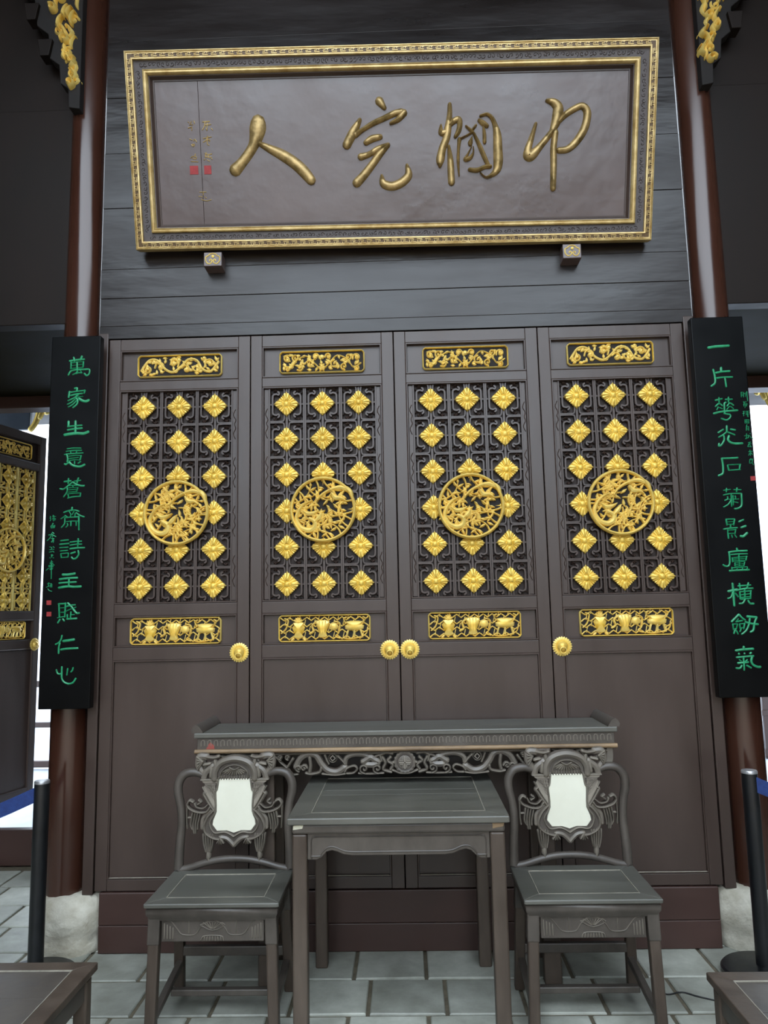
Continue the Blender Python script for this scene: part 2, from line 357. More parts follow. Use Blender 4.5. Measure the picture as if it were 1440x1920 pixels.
def med_beast(which):
    b = MB(); F = XZ(0)
    u = lambda P: [((x-410)/190*.145, -(y-1055)/190*.145, w_/190*.145) for x, y, w_ in P]
    if which == 0:
        b.stroke(u([(590, 1000, 10), (578, 955, 30), (545, 930, 36), (500, 925, 30), (440, 945, 22), (395, 975, 18), (370, 1010, 12)]), .02, .020, F, n=4)
        b.stroke(u([(545, 1005, 14), (520, 990, 26), (485, 985, 34), (465, 960, 20)]), .02, .021, F, n=4)
        b.stroke(u([(470, 950, 8), (455, 935, 12), (440, 925, 5)]), .01, .02, F, n=3)
    else:
        b.stroke(u([(345, 1000, 10), (300, 1020, 20), (265, 1060, 24), (250, 1110, 28), (275, 1160, 32), (320, 1180, 36), (355, 1165, 36), (360, 1130, 32), (330, 1110, 26)]), .02, .020, F, n=4)
        b.stroke(u([(360, 1130, 20), (385, 1105, 34), (400, 1085, 24)]), .02, .021, F, n=4)
        b.stroke(u([(290, 1060, 10), (320, 1080, 30), (360, 1075, 26), (385, 1060, 8)]), .02, .019, F, n=4)
    return b.mesh('beast_carving', 'gold')
def panel_frame(w_, h_):
    b = MB(); F = XZ(0); x, z, c = w_/2, h_/2, .012
    P = [(-x+c, -z), (x-c, -z), (x-c*.4, -z+c*.4), (x, -z+c), (x, z-c), (x-c*.4, z-c*.4), (x-c, z), (-x+c, z), (-x+c*.4, z-c*.4), (-x, z-c), (-x, -z+c), (-x+c*.4, -z+c*.4)]
    b.stroke(P, .008, .012, F, 'dome', closed=True, smooth=False); return b.mesh('panel_frame', 'gold')
def scroll_panel(design):
    b = MB(); F = XZ(0); rr = random.Random(11+design)
    if design == 0:
        P = [(-.185, -.02), (-.15, .028), (-.11, .03), (-.07, -.015), (-.03, -.03), (.01, .0), (.04, .03), (.08, .025), (.11, -.02), (.15, -.03), (.185, .015)]
        b.stroke(P, .014, .012, F, n=4)
        for x, y, r_, s_ in ((-.155, -.012, .024, 1), (-.095, -.002, .026, -1), (-.03, .012, .026, 1), (.03, -.018, .022, -1), (.085, -.008, .026, 1), (.145, .008, .026, -1), (-.005, .03, .014, 1), (.115, .034, .012, 1)):
            b.stroke(spiral(x, y, r_, 1.1, rr.uniform(0, 6), s_), .0105, .012, F, n=3); b.blob([(x+.009*math.cos(t), y+.009*math.sin(t)) for t in [i*math.pi/4 for i in range(8)]], .014, F)
        k = 70
    else:
        for sx in (-1, 1):
            b.stroke([(sx*.005, -.04), (sx*.04, .0), (sx*.075, .03), (sx*.12, .01), (sx*.15, -.03), (sx*.185, -.01)], .008, .011, F, n=4)
            for x, y, r_, s_ in ((.06, -.012, .021, 1), (.105, -.024, .018, -1), (.125, .022, .018, 1), (.165, .018, .02, -1), (.03, .026, .016, -1), (.165, -.032, .013, 1)):
                b.stroke(spiral(sx*x, y, r_, 1.2, rr.uniform(0, 6), s_*sx), .0095, .012, F, n=3)
        for i in range(6):
            a = i*math.pi/3; leaf_strokes(b, F, 0, -.028, a, .022, .014, .014)
        b.blob([(.012*math.cos(t), .024+.012*math.sin(t)) for t in [i*math.pi/4 for i in range(8)]], .014, F)
        k = 80
    for i in range(k):
        x, y = rr.uniform(-.185, .185), rr.uniform(-.04, .04); a = rr.uniform(0, 6.28); l = .022
        if abs(x+l*math.cos(a)) > .19 or abs(y+l*math.sin(a)) > .046: continue
        leaf_strokes(b, F, x, y, a, l, .015, .009)
    return b.mesh('scroll_carving', 'gold')
def vessel_panel():
    b = MB(); F = XZ(0)
    for r_ in range(4):                                   # cloud net
        z = -.042+r_*.028
        P = [(-.2+i*.02, z+(.007 if (i+r_) % 2 else -.007)) for i in range(21)]
        b.stroke(P, .0075, .008, F, n=2)
        for i in range(9): x = -.18+i*.044+(.022 if r_ % 2 else 0); b.stroke([(x, z), (x+.006, z+.024)], .005, .006, F, smooth=False)
    mir = lambda H: H+[(-x, y) for x, y in reversed(H)]
    def vs(H, cx, cz, s_, h): b.blob([(cx+x*s_, cz+y*s_) for x, y in mir(H)], h, F, (cx, cz))
    vs([(.12, -.5), (.3, -.42), (.2, -.3), (.3, -.05), (.36, .1), (.24, .25), (.3, .36), (.1, .4)], -.118, -.004, .085, .018)
    for a in (.5, 1.1, 1.6, 2.1, 2.7): leaf_strokes(b, F, -.118, .026, a, .026, .014, .015)
    b.stroke([(-.14, -.045), (-.148, -.052)], .012, .012, F, smooth=False); b.stroke([(-.096, -.045), (-.088, -.052)], .012, .012, F, smooth=False)
    vs([(.14, -.46), (.24, -.4), (.18, -.2), (.3, .1), (.36, .35), (.2, .42)], -.008, -.002, .092, .019)
    for i in (-1, 0, 1): b.stroke([(-.008+i*.009, -.02), (-.008+i*.014, .03)], .006, .021, F, smooth=False)
    b.blob([(.042+.022*math.cos(t), .006+.02*math.sin(t)) for t in [i*math.pi/5 for i in range(10)]], .017, F)
    b.stroke([(-.034, .03), (-.055, .012), (-.05, -.012), (-.066, -.024)], .012, .014, F, n=4)
    b.stroke([(.045, .03), (.07, .02), (.066, -.02), (.05, -.038), (.07, -.046)], .008, .013, F, n=4)
    vs([(.2, -.2), (.46, -.12), (.5, .06), (.36, .12), (.44, .26), (.2, .3)], .136, .004, .09, .018)
    b.stroke([(.096, .02), (.088, .04), (.1, .047)], .008, .014, F, n=3); b.stroke([(.176, .02), (.186, .04), (.176, .047)], .008, .014, F, n=3)
    for x in (.108, .136, .164): b.stroke([(x, -.012), (x+.3*(x-.136), -.042)], .010, .013, F, smooth=False)
    b.stroke([(.085, -.046), (.11, -.05), (.15, -.046), (.188, -.03), (.196, .0)], .007, .010, F, n=4)
    b.stroke([(-.195, -.02), (-.175, .0), (-.165, .035), (-.18, .045)], .009, .011, F, n=4)
    return b.mesh('vessel_carving', 'gold')
def knock_parts():
    F = XZ(0)
    a = MB(); a.lathe([(.0425, 0), (.0425, .004), (.034, .009), (.024, .008), (.018, .008)], F, n=96, wave=lambda i, j: 1 if j > 1 else (1.0+.055*math.cos(2*math.pi*i/4)))
    b = MB(); b.lathe([(.024, .006), (.023, .012), (.018, .02), (.011, .025), (.004, .027)], F, n=24)
    c = MB(); c.tube([(.0135*math.cos(t), -.026-.0015*math.sin(t), -.016+.0135*math.sin(t)) for t in [i*math.pi/8 for i in range(16)]], .0024, 8, closed=True, smooth=False)
    return a.mesh('knocker', 'gold'), b.mesh('boss', 'gold'), c.mesh('knocker_ring', 'gold')
def wisp():
    b = MB(); F = XZ(0)
    for z in (-.36, -.13, .1, .33):
        b.stroke([(.004, z-.07), (-.005, z-.045), (.006, z-.02), (0, z), (.006, z+.02), (-.005, z+.045), (.004, z+.07)], .005, .003, F, n=3)
    return b.mesh('wisp_carving', 'lacquer')
ME = dict(cell=cell_mesh('lacquer'), cellg=cell_mesh('gold'), flower=flower_mesh(), ring=med_ring(), v0=med_vines(3), v1=med_vines(8), b0=med_beast(0), b1=med_beast(1), fu=panel_frame(.40, .104), fl=panel_frame(.413, .116), s0=scroll_panel(0), s1=scroll_panel(1), vp=vessel_panel(), kn=knock_parts(), wisp=wisp())
def disc(r_, m):
    b = MB(); b.lathe([(r_, 0), (r_, .003)], XZ(0), n=32); return b.mesh('dark_ground', m, smooth=False)
ME['disc'] = disc(.142, 'hole')  # near-black disc stands for the deep shade behind the medallion carving
def plate(w_, h_):
    b = MB(); b.box(-w_/2, w_/2, -.003, 0, -h_/2, h_/2); return b.mesh('dark_ground', 'hole', smooth=False)
ME['pu'] = plate(.394, .098); ME['pl'] = plate(.405, .108)
ZB = .252
def leaf(name, x0, design, knob_x, label, gold=False):
    e = thing(name, (x0, 0, ZB), label, 'door', kind='structure')
    W_ = .678; a0, a1 = x0+.002, x0+W_; s = .055; zt = 2.757
    H = 'lacquer'
    bx('stile', H, e, a0, x0+s, 0, .05, ZB+.002, zt); bx('stile', H, e, x0+W_-s, a1, 0, .05, ZB+.002, zt)
    for z0, z1 in ((2.702, zt), (2.505, 2.548), (1.443, 1.495), (1.244, 1.300), (ZB+.002, .302)):
        bx('rail', H, e, x0+s+.0006, x0+W_-s-.0006, .0012, .05, z0, z1)
    xi0, xi1 = x0+s, x0+W_-s
    for nm, z0, z1, d in (('upper_panel', 2.548, 2.702, .020), ('lower_panel', 1.300, 1.443, .020), ('bottom_panel', .302, 1.244, .010), ('lattice_ground', 1.495, 2.505, .030)):
        bx(nm, 'lattice' if nm == 'lattice_ground' else H, e, xi0, xi1, d, d+.012, z0, z1, 0)
        b = MB(); b.sweep(xi0, xi1, z0, z1, [(0, -.002), (.003, .001), (.007, .001), (.009, -.006), (.009, -d-.002)], XZ(0)); b.build('moulding', H, e)
    for sx, xx in ((1, xi0+.020), (-1, xi1-.020)):
        o = bx('side_strip', H, e, xx-.011, xx+.011, .012, .032, 1.505, 2.495, .002)
        inst('wisp_carving', ME['wisp'], o, (xx-x0, .012, 2.0-ZB), (0, 0, 0 if sx > 0 else math.pi*0))
    for r_ in range(6):
        for c_ in range(3):
            u, z = .17+c_*CW, 2.42-r_*.1695
            inst('lattice_cell', ME['cellg' if gold else 'cell'], e, (u, .022, z-ZB))
            if not (r_ == 3 and c_ == 1): inst('flower', ME['flower'], e, (u, .012, z-ZB))
    if not gold:
        b = MB(); b.stroke([(xi0+.012, .309), (xi0+.20, .3095), (xi1-.012, .309)], .0035, .0015, XZ(-.001), n=3); b.build('worn_edge', 'dust', e)
    md = inst('medallion', ME['ring'], e, (.34, -.012, 1.912-ZB))
    inst('dark_ground', ME['disc'], md, (0, .012, 0)); inst('vine_carving', ME['v%d' % design], md, (0, .006, 0))
    inst('beast_carving', ME['b0'], md, (0, .004, 0)); inst('beast_carving', ME['b1'], md, (0, .004, 0))
    u = inst('carved_panel', ME['fu'], e, (.339, .014, 2.6235-ZB)); inst('dark_ground', ME['pu'], u, (0, .004, 0)); inst('scroll_carving', ME['s%d' % design], u, (0, .002, 0))
    u = inst('carved_panel', ME['fl'], e, (.339, .014, 1.3715-ZB)); inst('dark_ground', ME['pl'], u, (0, .004, 0)); inst('vessel_carving', ME['vp'], u, (0, .002, 0))
    k = inst('knocker', ME['kn'][0], e, (knob_x, .0, 1.27-ZB)); inst('boss', ME['kn'][1], k, (0, 0, 0)); inst('knocker_ring', ME['kn'][2], k, (0, 0, 0))
    return e
leaf('door_1', -1.36, 0, .634, 'leftmost of the four closed dark doors with gold carvings, beside the left couplet board')
leaf('door_2', -.68, 1, .634, 'closed dark door with gold flowers, second from the left couplet board')
leaf('door_3', 0, 1, .044, 'closed dark door with gold flowers, second from the right couplet board')
leaf('door_4', .68, 0, .044, 'rightmost of the four closed dark doors with gold carvings, beside the right couplet board')
d5 = leaf('door_5', 0, 1, .634, 'open door leaf with all gold lattice in the left rear doorway', gold=True)
d5.location = (-2.741, 1.273, ZB); d5.rotation_euler = (0, 0, R(75.5))

# ------------------------------------------------------------------ columns and their bases
for sx, nm in ((-1, 'left'), (1, 'right')):
    b = MB(); b.turned([(.083, .15), (.084, 1.0), (.085, 2.6), (.083, 5.2)], sx*1.515, .06, 40)
    tag(b.build('column', 'column'), 'tall round brown lacquered column behind the %s couplet board' % nm, 'column', 'hall columns')
    b = MB(); n = 30; rr = random.Random(3 if sx < 0 else 7); V = []; Fc = []
    prof = [(.150, 0), (.157, .04), (.150, .07), (.166, .10), (.172, .15), (.165, .20), (.146, .235), (.09, .245)]
    for i in range(n):
        a = 2*math.pi*i/n
        for j, (r_, z) in enumerate(prof):
            g = 1+rr.uniform(-.018, .018); V.append((sx*1.49+r_*g*math.cos(a), .09+r_*g*math.sin(a), max(z+rr.uniform(-.004, .004), 0) if j else 0))
    k = len(prof); Fc = [(i*k+j, ((i+1) % n)*k+j, ((i+1) % n)*k+j+1, i*k+j+1) for i in range(n) for j in range(k-1)]+[tuple(i*k+k-1 for i in range(n))]
    b.add(V, Fc); tag(b.build('column_base', 'pale', ang=60), 'weathered pale stone drum under the %s column' % nm, 'column base', 'stone column bases')

# ------------------------------------------------------------------ writing on the couplet boards
G = {}
def parse(s): return [[float(x) for x in q.split()] for q in s.split(';') if q.strip()]
LEFT = [(120, 660, "9 26 41 56 36 91 33;8 44 25 48 42;9 81 20 74 36;7 32 46 32 76;5 34 50 60 46 88 44;7 88 44 86 66;4 36 62 58 59;4 64 58 84 56;5 30 76 58 72 86 69;8 59 46 60 82;8 20 104 32 86 60 80 90 79 114 79 113 98 102 106 92 97;6 40 102 56 94 62 82;6 56 98 66 94 80 95;5 72 82 81 95"),
(118, 720, "9 53 20 64 19 62 33;9 30 35 26 60;7 32 38 60 34 98 29;7 100 29 95 42;8 36 52 60 46 88 43;7 70 48 50 63 24 75;5 60 61 76 58 90 57;8 58 62 66 74 64 90 46 106;6 56 68 40 82 21 92;6 60 76 45 92 25 104;12 72 66 90 76 104 78 116 73"),
(115, 775, "11 33 37 32 56;8 30 60 55 57 92 54;9 29 75 60 70 93 67;11 64 36 63 90;13 15 97 40 93 70 90 100 91 121 83"),
(112, 830, "6 34 28 60 25 95 25;6 30 40 60 36 98 35;5 50 37 50 48;5 78 35 74 46;6 22 54 50 50 104 47;8 31 52 36 70 34 86;5 38 62 70 58 98 58;7 97 58 91 78;5 42 72 84 67;5 40 82 66 78 90 79;8 22 96 28 98 40 90;6 67 84 67 95;6 83 93 94 86;10 43 88 55 100 75 107 95 107 112 99"),
(107, 885, "8 33 44 62 40;7 52 30 50 52;7 78 42 106 38;8 96 28 90 48;7 14 76 30 77 50 62 70 46;8 70 46 90 57 108 62 122 62;5 52 62 88 60;5 68 60 74 70;6 46 72 45 90 30 112;4 52 72 94 69;5 94 70 89 88;4 50 81 86 78;4 50 91 88 87;5 46 100 72 96 106 95;6 106 96 104 110;6 50 103 52 116;6 48 118 72 112 104 110"),
(107, 945, "8 68 16 66 30;7 31 38 55 30 80 28 98 33;5 54 33 62 48 60 56;5 76 34 68 48;6 36 52 48 60;5 18 67 38 53;7 86 40 104 52 122 58;6 36 62 60 60 98 58;6 35 64 34 88 20 106;5 42 80 66 77 94 78;5 46 88 48 96 40 105;6 63 78 62 98;5 86 82 86 98;7 98 56 98 116;5 82 42 80 56"),
(105, 1002, "7 22 29 55 25;7 18 45 58 41;6 18 60 54 58;6 20 75 52 72;5 22 87 56 84;5 56 84 54 102;5 54 102 24 105;6 24 105 22 88;6 64 35 90 32 114 31;6 64 49 90 45 116 44;8 63 65 95 61 128 60;7 100 20 98 56;8 68 86 86 80;8 100 74 102 90 92 106 78 110 70 103"),
(102, 1060, "11 38 42 60 42 92 37;9 24 63 60 58 104 56;8 22 80 60 77 98 75;8 66 60 65 92;10 20 101 60 95 90 97 119 95"),
(98, 1120, "7 30 30 32 90;7 28 30 60 28;7 60 26 56 88;4 36 48 56 47;4 36 68 54 67;5 24 92 54 87;8 34 100 26 114;8 48 98 54 106;7 64 42 82 36 104 34;5 60 64 80 54 106 45;9 70 26 88 44 108 70 121 71;6 68 78 68 100;8 66 98 110 95;7 84 66 82 94;5 84 79 100 78"),
(95, 1180, "7 51 28 46 48 36 60 22 68;8 42 62 37 80 36 108;11 57 53 80 50 105 46;9 47 91 75 87 122 85"),
(92, 1238, "7 33 43 38 58 46 62 54 60;8 58 30 57 60 58 82 68 98 88 106 108 100 120 82;6 84 38 80 66;7 108 34 106 44 99 52")]
RIGHT = [(1316, 620, "12 29 77 60 72 90 70 120 68"),
(1322, 680, "9 36 32 43 58 45 90 28 106;9 48 46 75 41 110 38;12 72 24 72 38;8 52 70 80 66 122 65;8 89 70 95 108"),
(1330, 735, "8 28 37 56 31;7 43 26 44 46;7 72 34 102 33;7 86 24 86 46;7 28 65 44 52 58 62;6 34 81 40 68;6 46 71 58 76;7 80 64 92 50 108 60;5 78 80 92 65 108 76;8 74 47 67 54 69 92;9 20 97 60 88 126 83;7 66 97 80 100 93 102 94 114 78 126 54 120"),
(1335, 790, "9 66 21 66 45;8 28 51 50 37;8 84 36 104 39;7 30 72 48 62 66 48;7 68 48 84 54 102 61;8 53 66 54 86 40 108 30 110 32 100;10 76 66 72 82 82 94 104 100 136 99"),
(1338, 845, "8 36 35 70 34 108 32;9 37 36 42 70 41 102 22 112;7 63 66 68 88;5 65 64 122 62;7 119 62 116 86;6 68 89 120 85"),
(1345, 905, "5 28 35 58 31;6 41 26 40 42;6 74 32 106 32;7 88 24 86 40;6 28 56 50 51 80 49 108 49;8 108 50 109 100 96 114 78 118;6 46 64 46 74 34 80;6 62 52 64 106;6 62 78 48 98 28 110;5 70 58 72 102;6 80 60 82 72;5 52 76 96 74;5 74 86 92 90"),
(1348, 962, "6 32 28 68 27;7 32 28 36 54;7 70 28 66 54;5 36 52 66 50;4 40 40 64 39;7 52 56 53 66;7 21 73 50 68 82 66;6 39 76 40 94;5 42 77 74 75;6 75 74 72 92;5 42 92 72 91;7 41 94 43 114;5 57 98 60 110;5 71 98 79 109;8 90 39 110 30;9 100 65 120 58;11 98 104 110 104 126 90"),
(1352, 1020, "8 70 20 74 32;8 34 37 70 32 116 30;8 36 38 39 80 34 98 20 100 9 94;6 44 48 80 45 118 44;6 80 46 80 72;6 50 62 52 80;5 56 62 118 56;7 114 56 112 72;4 56 69 106 65;5 56 77 106 74;5 62 84 62 100;4 62 84 106 79;6 106 80 102 98;5 82 80 82 98;4 64 92 102 89;4 64 100 102 98;6 48 105 49 118;5 50 108 118 103;6 118 104 116 118;5 72 107 72 118;5 96 105 96 117;8 38 121 80 118 126 116"),
(1358, 1083, "10 37 27 40 60 45 126;11 18 62 36 58 58 54;7 38 66 30 88 16 94;7 50 70 62 86;7 68 27 71 50;8 108 24 102 48;7 62 38 118 34;8 52 58 90 50 128 48;7 70 64 72 96;6 72 64 122 60;7 119 60 118 94;7 91 52 93 96;5 74 78 114 73;5 76 90 114 86;6 74 98 116 94;8 93 98 84 114 68 117;9 108 104 116 116 132 117"),
(1366, 1140, "9 46 29 30 45 14 61;8 48 30 60 44 74 54;7 34 62 62 57;4 36 58 44 48;6 19 72 22 98;5 20 73 40 72;6 40 72 36 92;5 22 94 36 93;8 30 96 24 114;6 33 98 43 117;6 50 72 52 92;5 50 72 72 70;7 72 70 68 94;5 52 90 68 90;7 56 94 52 106;10 84 38 104 40 126 42;9 126 43 116 70 112 98 99 108;8 95 48 92 72 80 100 60 118;9 76 63 100 70 132 73"),
(1372, 1202, "10 18 43 50 38 96 35;11 54 26 54 36;11 32 58 33 58;9 57 56 58 56;9 82 56 87 53;8 22 74 60 70 97 67;10 91 72 88 92 98 108 116 116 129 116;8 53 74 56 130;6 34 84 42 90;6 70 84 62 92;9 28 99 74 95;8 45 111 36 122 20 122;8 68 110 86 120")]
# small inscriptions, in crop units (left: 8.73 per photo pixel from (80,950); right: 10.1 from (1380,725))
LSM = ["14 125 160 132 172;14 122 185 130 195;14 120 235 135 210;14 175 140 165 160;12 160 165 215 160;16 160 190 210 200;14 165 215 205 220;14 185 150 180 235", "18 170 275 155 300;16 135 320 140 350;16 140 315 200 310;16 200 310 190 345;14 145 350 190 345;14 160 330 185 330",
"18 160 420 185 440;18 100 465 150 460 215 490;16 150 440 120 510 75 555;16 155 450 160 500;18 140 520 185 525;18 145 575 180 560;18 170 530 150 580;14 180 545 175 590", "14 115 660 140 665;14 170 655 190 670;14 150 670 145 700;14 110 705 150 705;14 160 700 185 700;14 110 745 150 738;14 165 730 185 745", "16 140 790 165 795;16 140 815 165 805;14 145 795 150 830;12 115 838 125 842;12 170 838 182 840",
"14 125 910 165 905;14 145 880 145 930;14 100 965 190 955;16 120 935 170 935;14 95 1010 55 1045;16 100 980 170 980;14 110 1005 165 1005;16 145 940 140 1180;16 120 1030 160 1025", "16 80 1265 110 1255;14 95 1245 95 1310;14 60 1320 110 1300;14 130 1260 150 1270;14 125 1275 125 1320;14 150 1275 150 1320;12 130 1300 148 1300;14 85 1345 110 1375 150 1385"]
RSM = ["14 95 105 100 195;14 100 105 145 110;14 145 110 140 195;12 105 140 140 140;12 105 170 140 170;14 160 130 185 150;16 205 90 210 180 220 270;12 185 110 175 190", "16 135 290 190 285;16 150 310 215 330;16 140 340 200 350;16 150 290 150 370;14 185 340 170 400;14 205 320 200 370", "14 130 470 160 465;14 125 510 165 500;14 145 470 145 555;14 180 470 250 460;14 190 500 245 495;14 185 530 245 520;14 215 465 215 570;12 225 540 235 575",
"16 165 630 245 625;14 170 630 170 690;14 245 625 240 690;14 175 660 240 655;14 170 690 245 690;14 205 630 205 690", "14 205 720 195 760;14 195 760 240 760;14 195 760 195 830;14 240 760 240 830;12 200 790 238 790;12 200 815 238 815", "14 160 935 225 920;14 200 890 195 990;16 180 985 240 965;14 265 885 270 895;16 240 920 230 960;14 260 930 280 965 325 980", "16 235 1060 275 1050;16 235 1090 285 1080;16 220 1135 290 1140;14 260 1050 225 1130;14 260 1100 280 1130", "16 240 1230 310 1225;14 265 1200 270 1250;16 270 1250 240 1300;14 270 1245 315 1290;14 245 1265 300 1260;14 275 1260 275 1305", "16 260 1380 320 1370;14 260 1385 255 1450;14 315 1375 305 1440;16 260 1450 300 1440;14 300 1440 330 1480;14 280 1360 285 1400"]
BY = -.10
def board(sx, nm):
    e = thing('couplet_board', (sx*1.478, -.08, 1.044), 'tall black lacquered couplet board with green characters on the %s column' % nm, 'sign board', 'couplet boards')
    x0, x1 = (-1.592, -1.362) if sx < 0 else (1.362, 1.597)
    b = MB(); b.box(x0, x1, BY, -.055, 1.044, 2.744); b.build('board', 'black', e, .004, smooth=False)
    F = XZ(BY)
    def put(strokes, ox, oy, sc_, name, h):
        b = MB(); mm = None
        for q in strokes:
            w_ = q[0]/sc_; P = []
            for i in range(1, len(q), 2):
                p = on_y(ox+q[i]/sc_, oy+q[i+1]/sc_, BY); P.append((p.x, p.z))
            b.stroke(P, w_*.00246*1.14, h, F, 'dome', n=4, cap=.75)
        b.build(name, 'green', e)
    for ox, oy, s in (LEFT if sx < 0 else RIGHT): put(parse(s), ox, oy, 2.4, 'character', .0045)
    for s in (LSM if sx < 0 else RSM): put(parse(s), *((80, 950, 8.73) if sx < 0 else (1380, 725, 10.1)), 'small_character', .0025)
    seals = [(92, 1130), (92, 1151.5)] if sx < 0 else [(1411.5, 897)]
    for px, py in seals:
        p = on_y(px, py, BY); r_ = .0105; b = MB(); b.box(p.x-r_, p.x+r_, BY-.002, BY+.001, p.z-r_*.95, p.z+r_*.95); b.build('seal', 'red', e, smooth=False)
board(-1, 'left'); board(1, 'right')

# ------------------------------------------------------------------ the name plaque
PA, PT = math.atan2(.252, .838), .0128
pl = thing('name_plaque', (.004, -.072, 3.155), 'large leaning name plaque with four gold characters in a gilt frame above the doors', 'plaque')
pl.rotation_euler = (Matrix.Rotation(PA, 3, 'X') @ Matrix.Rotation(PT, 3, 'Y')).to_euler()
PW, PH = 2.430, .875
bpy.context.view_layer.update()
F0 = lambda u, v, h: (u, -h, v)
def pbuild(b, name, m, parent=pl, **k): return b.build(name, m, parent, rel=False, **k)
xa, xb = -PW/2, PW/2
b = MB(); b.sweep(xa, xb, 0, PH, [(0, -.05), (0, .0), (.0015, .012), (.006, .014), (.009, .009), (.029, .009), (.031, .013), (.037, .012), (.038, -.006)], F0); fr = pbuild(b, 'outer_frame', 'framegold')
b = MB()
def key(u0, v0, du, dv, length, n):
    p = length/n; wd = .0036
    for i in range(n):
        S = [(.08, .9), (.62, .9), (.62, .5), (.36, .5), (.36, .1), (.98, .1)]
        T = [(.86, .9), (.86, .45)]
        for Q in (S, T):
            P = []
            for a, c in Q:
                t = (i+a)*p; o_ = c*.0165
                P.append((u0+du*t-dv*o_, v0+dv*t+du*o_))
            b.stroke(P, wd, .0036, lambda u, v, h: (u, -(h+.009), v), 'flat', smooth=False, cap=.5, base=-.001)
key(xa+.034, PH-.0275, 1, 0, PW-.068, 60); key(xb-.034, .0275, -1, 0, PW-.068, 60)
key(xa+.0275, .034, 0, 1, PH-.068, 22); key(xb-.0275, PH-.034, 0, -1, PH-.068, 22)
pbuild(b, 'key_pattern', 'framegold', kind='stuff')
b = MB(); b.sweep(xa+.0085, xb-.0085, .0085, PH-.0085, [(0, .0088), (.0205, .0096)], F0); pbuild(b, 'key_ground', 'keyground')
b = MB(); b.sweep(xa+.037, xb-.037, .037, PH-.037, [(0, -.006), (.0, -.002), (.04, -.006), (.042, -.02)], F0); pbuild(b, 'carved_band', 'band')
b = MB(); rr = random.Random(2)
def scrolls(u0, v0, du, dv, length):
    n = int(length/.042)
    for i in range(n):
        t = (i+.5)*length/n; cx, cz = u0+du*t, v0+dv*t; s_ = 1 if i % 2 else -1
        for k_ in (0, 1):
            P = spiral(cx+(-.009 if k_ else .009)*du, cz+(-.009 if k_ else .009)*dv, .0105, .9, rr.uniform(0, 6), s_)
            b.stroke(P, .004, .0026, lambda u, v, h: (u, -(h-.0045), v), 'dome', n=2)
scrolls(xa+.06, PH-.056, 1, 0, PW-.12); scrolls(xa+.06, .056, 1, 0, PW-.12); scrolls(xa+.056, .08, 0, 1, PH-.16); scrolls(xb-.056, .08, 0, 1, PH-.16)
pbuild(b, 'band_scrolls', 'band', kind='stuff')
b = MB(); b.sweep(xa+.078, xb-.078, .078, PH-.078, [(0, -.02), (0, .004), (.004, .008), (.008, .004), (.013, .004), (.016, .007), (.02, .002), (.022, -.006), (.024, -.03)], F0); pbuild(b, 'inner_moulding', 'framegold')
b = MB(); b.sweep(xa+.10, xb-.10, .10, PH-.10, [(0, -.012), (.004, -.013), (.014, -.03), (.02, -.03), (.021, -.04)], F0); pbuild(b, 'rebate', 'lacquer')
PD = -.034
xs = [xa+.11, xa+.322, xb-.11]
for i in range(2):
    b = MB(); b.box(xs[i]+(.0006 if i else 0), xs[i+1]-(0 if i else .0006), -PD, -PD+.015, .11, PH-.11); pbuild(b, 'panel_board', 'plaque', smooth=False, bev=.001)
b = MB(); b.box(xa+.005, xb-.005, .0495, .06, .005, PH-.005); pbuild(b, 'back_board', 'hole', smooth=False)
MW = Matrix.Translation(pl.location) @ Matrix.Rotation(PA, 4, 'X') @ Matrix.Rotation(PT, 4, 'Y'); MI = MW.inverted()
pn = (MW.to_3x3() @ Vector((0, -1, 0))); pp = MW @ Vector((0, -PD, 0))
def on_plaque(px, py):
    q = MI @ on_plane(px, py, pp, pn); return q.x, q.z
FP = lambda u, v, h: (u, -(PD+h), v)
CH = [(420, 200, 7.2, "460 200 180 455 300 205 430 430 165 395 530 130 330 640 125 240 760 130 150 860 160;490 505 60 620 570 100 780 650 130 950 760 140 1080 880 140 1180 1000 120"),
(620, 170, 7.2, "655 140 110 725 235 60;395 395 50 310 550 110 215 740 110;330 600 80 420 540 55 560 450 65 720 375 70 860 310 80 960 290 90;990 300 90 910 390 70 810 445 40;475 705 70 560 650 90 670 625 70;405 895 90 520 860 70 640 790 80 780 730 50;780 735 50 660 860 90 560 1000 95 450 1140 105 350 1250 115;690 1150 40 715 1255 100 830 1290 110 960 1240 110 1050 1140 100 1030 1010 45"),
(800, 180, 8.47, "365 135 60 365 280 75 350 420 90 330 560 110 310 680 110 250 840 110 215 1020 120 210 1120 50;350 470 80 430 400 90 510 375 90 525 470 80 500 570 75 455 650 55;225 470 35 230 585 85 300 580 90;350 800 45 375 1000 85 385 1200 100 395 1380 100;520 690 65 505 850 45 500 1050 45 515 1270 20;520 690 35 620 640 28 710 590 30;620 480 25 690 540 45 740 590 40;780 470 40 710 560 45;750 600 40 830 770 60 900 930 70 980 1110 60;720 650 14 695 735 70 690 770 60;715 800 16 650 930 35 610 1010 60 690 985 60 740 900 30 740 810 12;835 390 60 900 440 80 960 480 60;900 500 30 915 600 55 920 740 55;850 320 35 960 295 45 1040 360 60 1090 480 80 1120 620 120 1130 850 135 1135 1050 140 1110 1180 110 1020 1265 60 930 1290 30 850 1220 18;680 1170 60 800 1180 70 920 1130 60 1010 1120 60"),
(960, 170, 8.47, "550 160 50 660 190 120 730 270 150 720 400 150 690 520 130 640 640 90;640 640 80 540 770 90 440 890 100 330 1010 140 262 1035 160 255 930 110 300 780 80 375 530 50;690 660 90 660 900 95 660 1200 95 650 1560 85;740 500 60 850 380 90 990 290 95 1110 245 100 1190 330 115 1180 500 115 1120 660 115 1010 820 110 880 930 100 740 950 90")]
SC_ = .00285
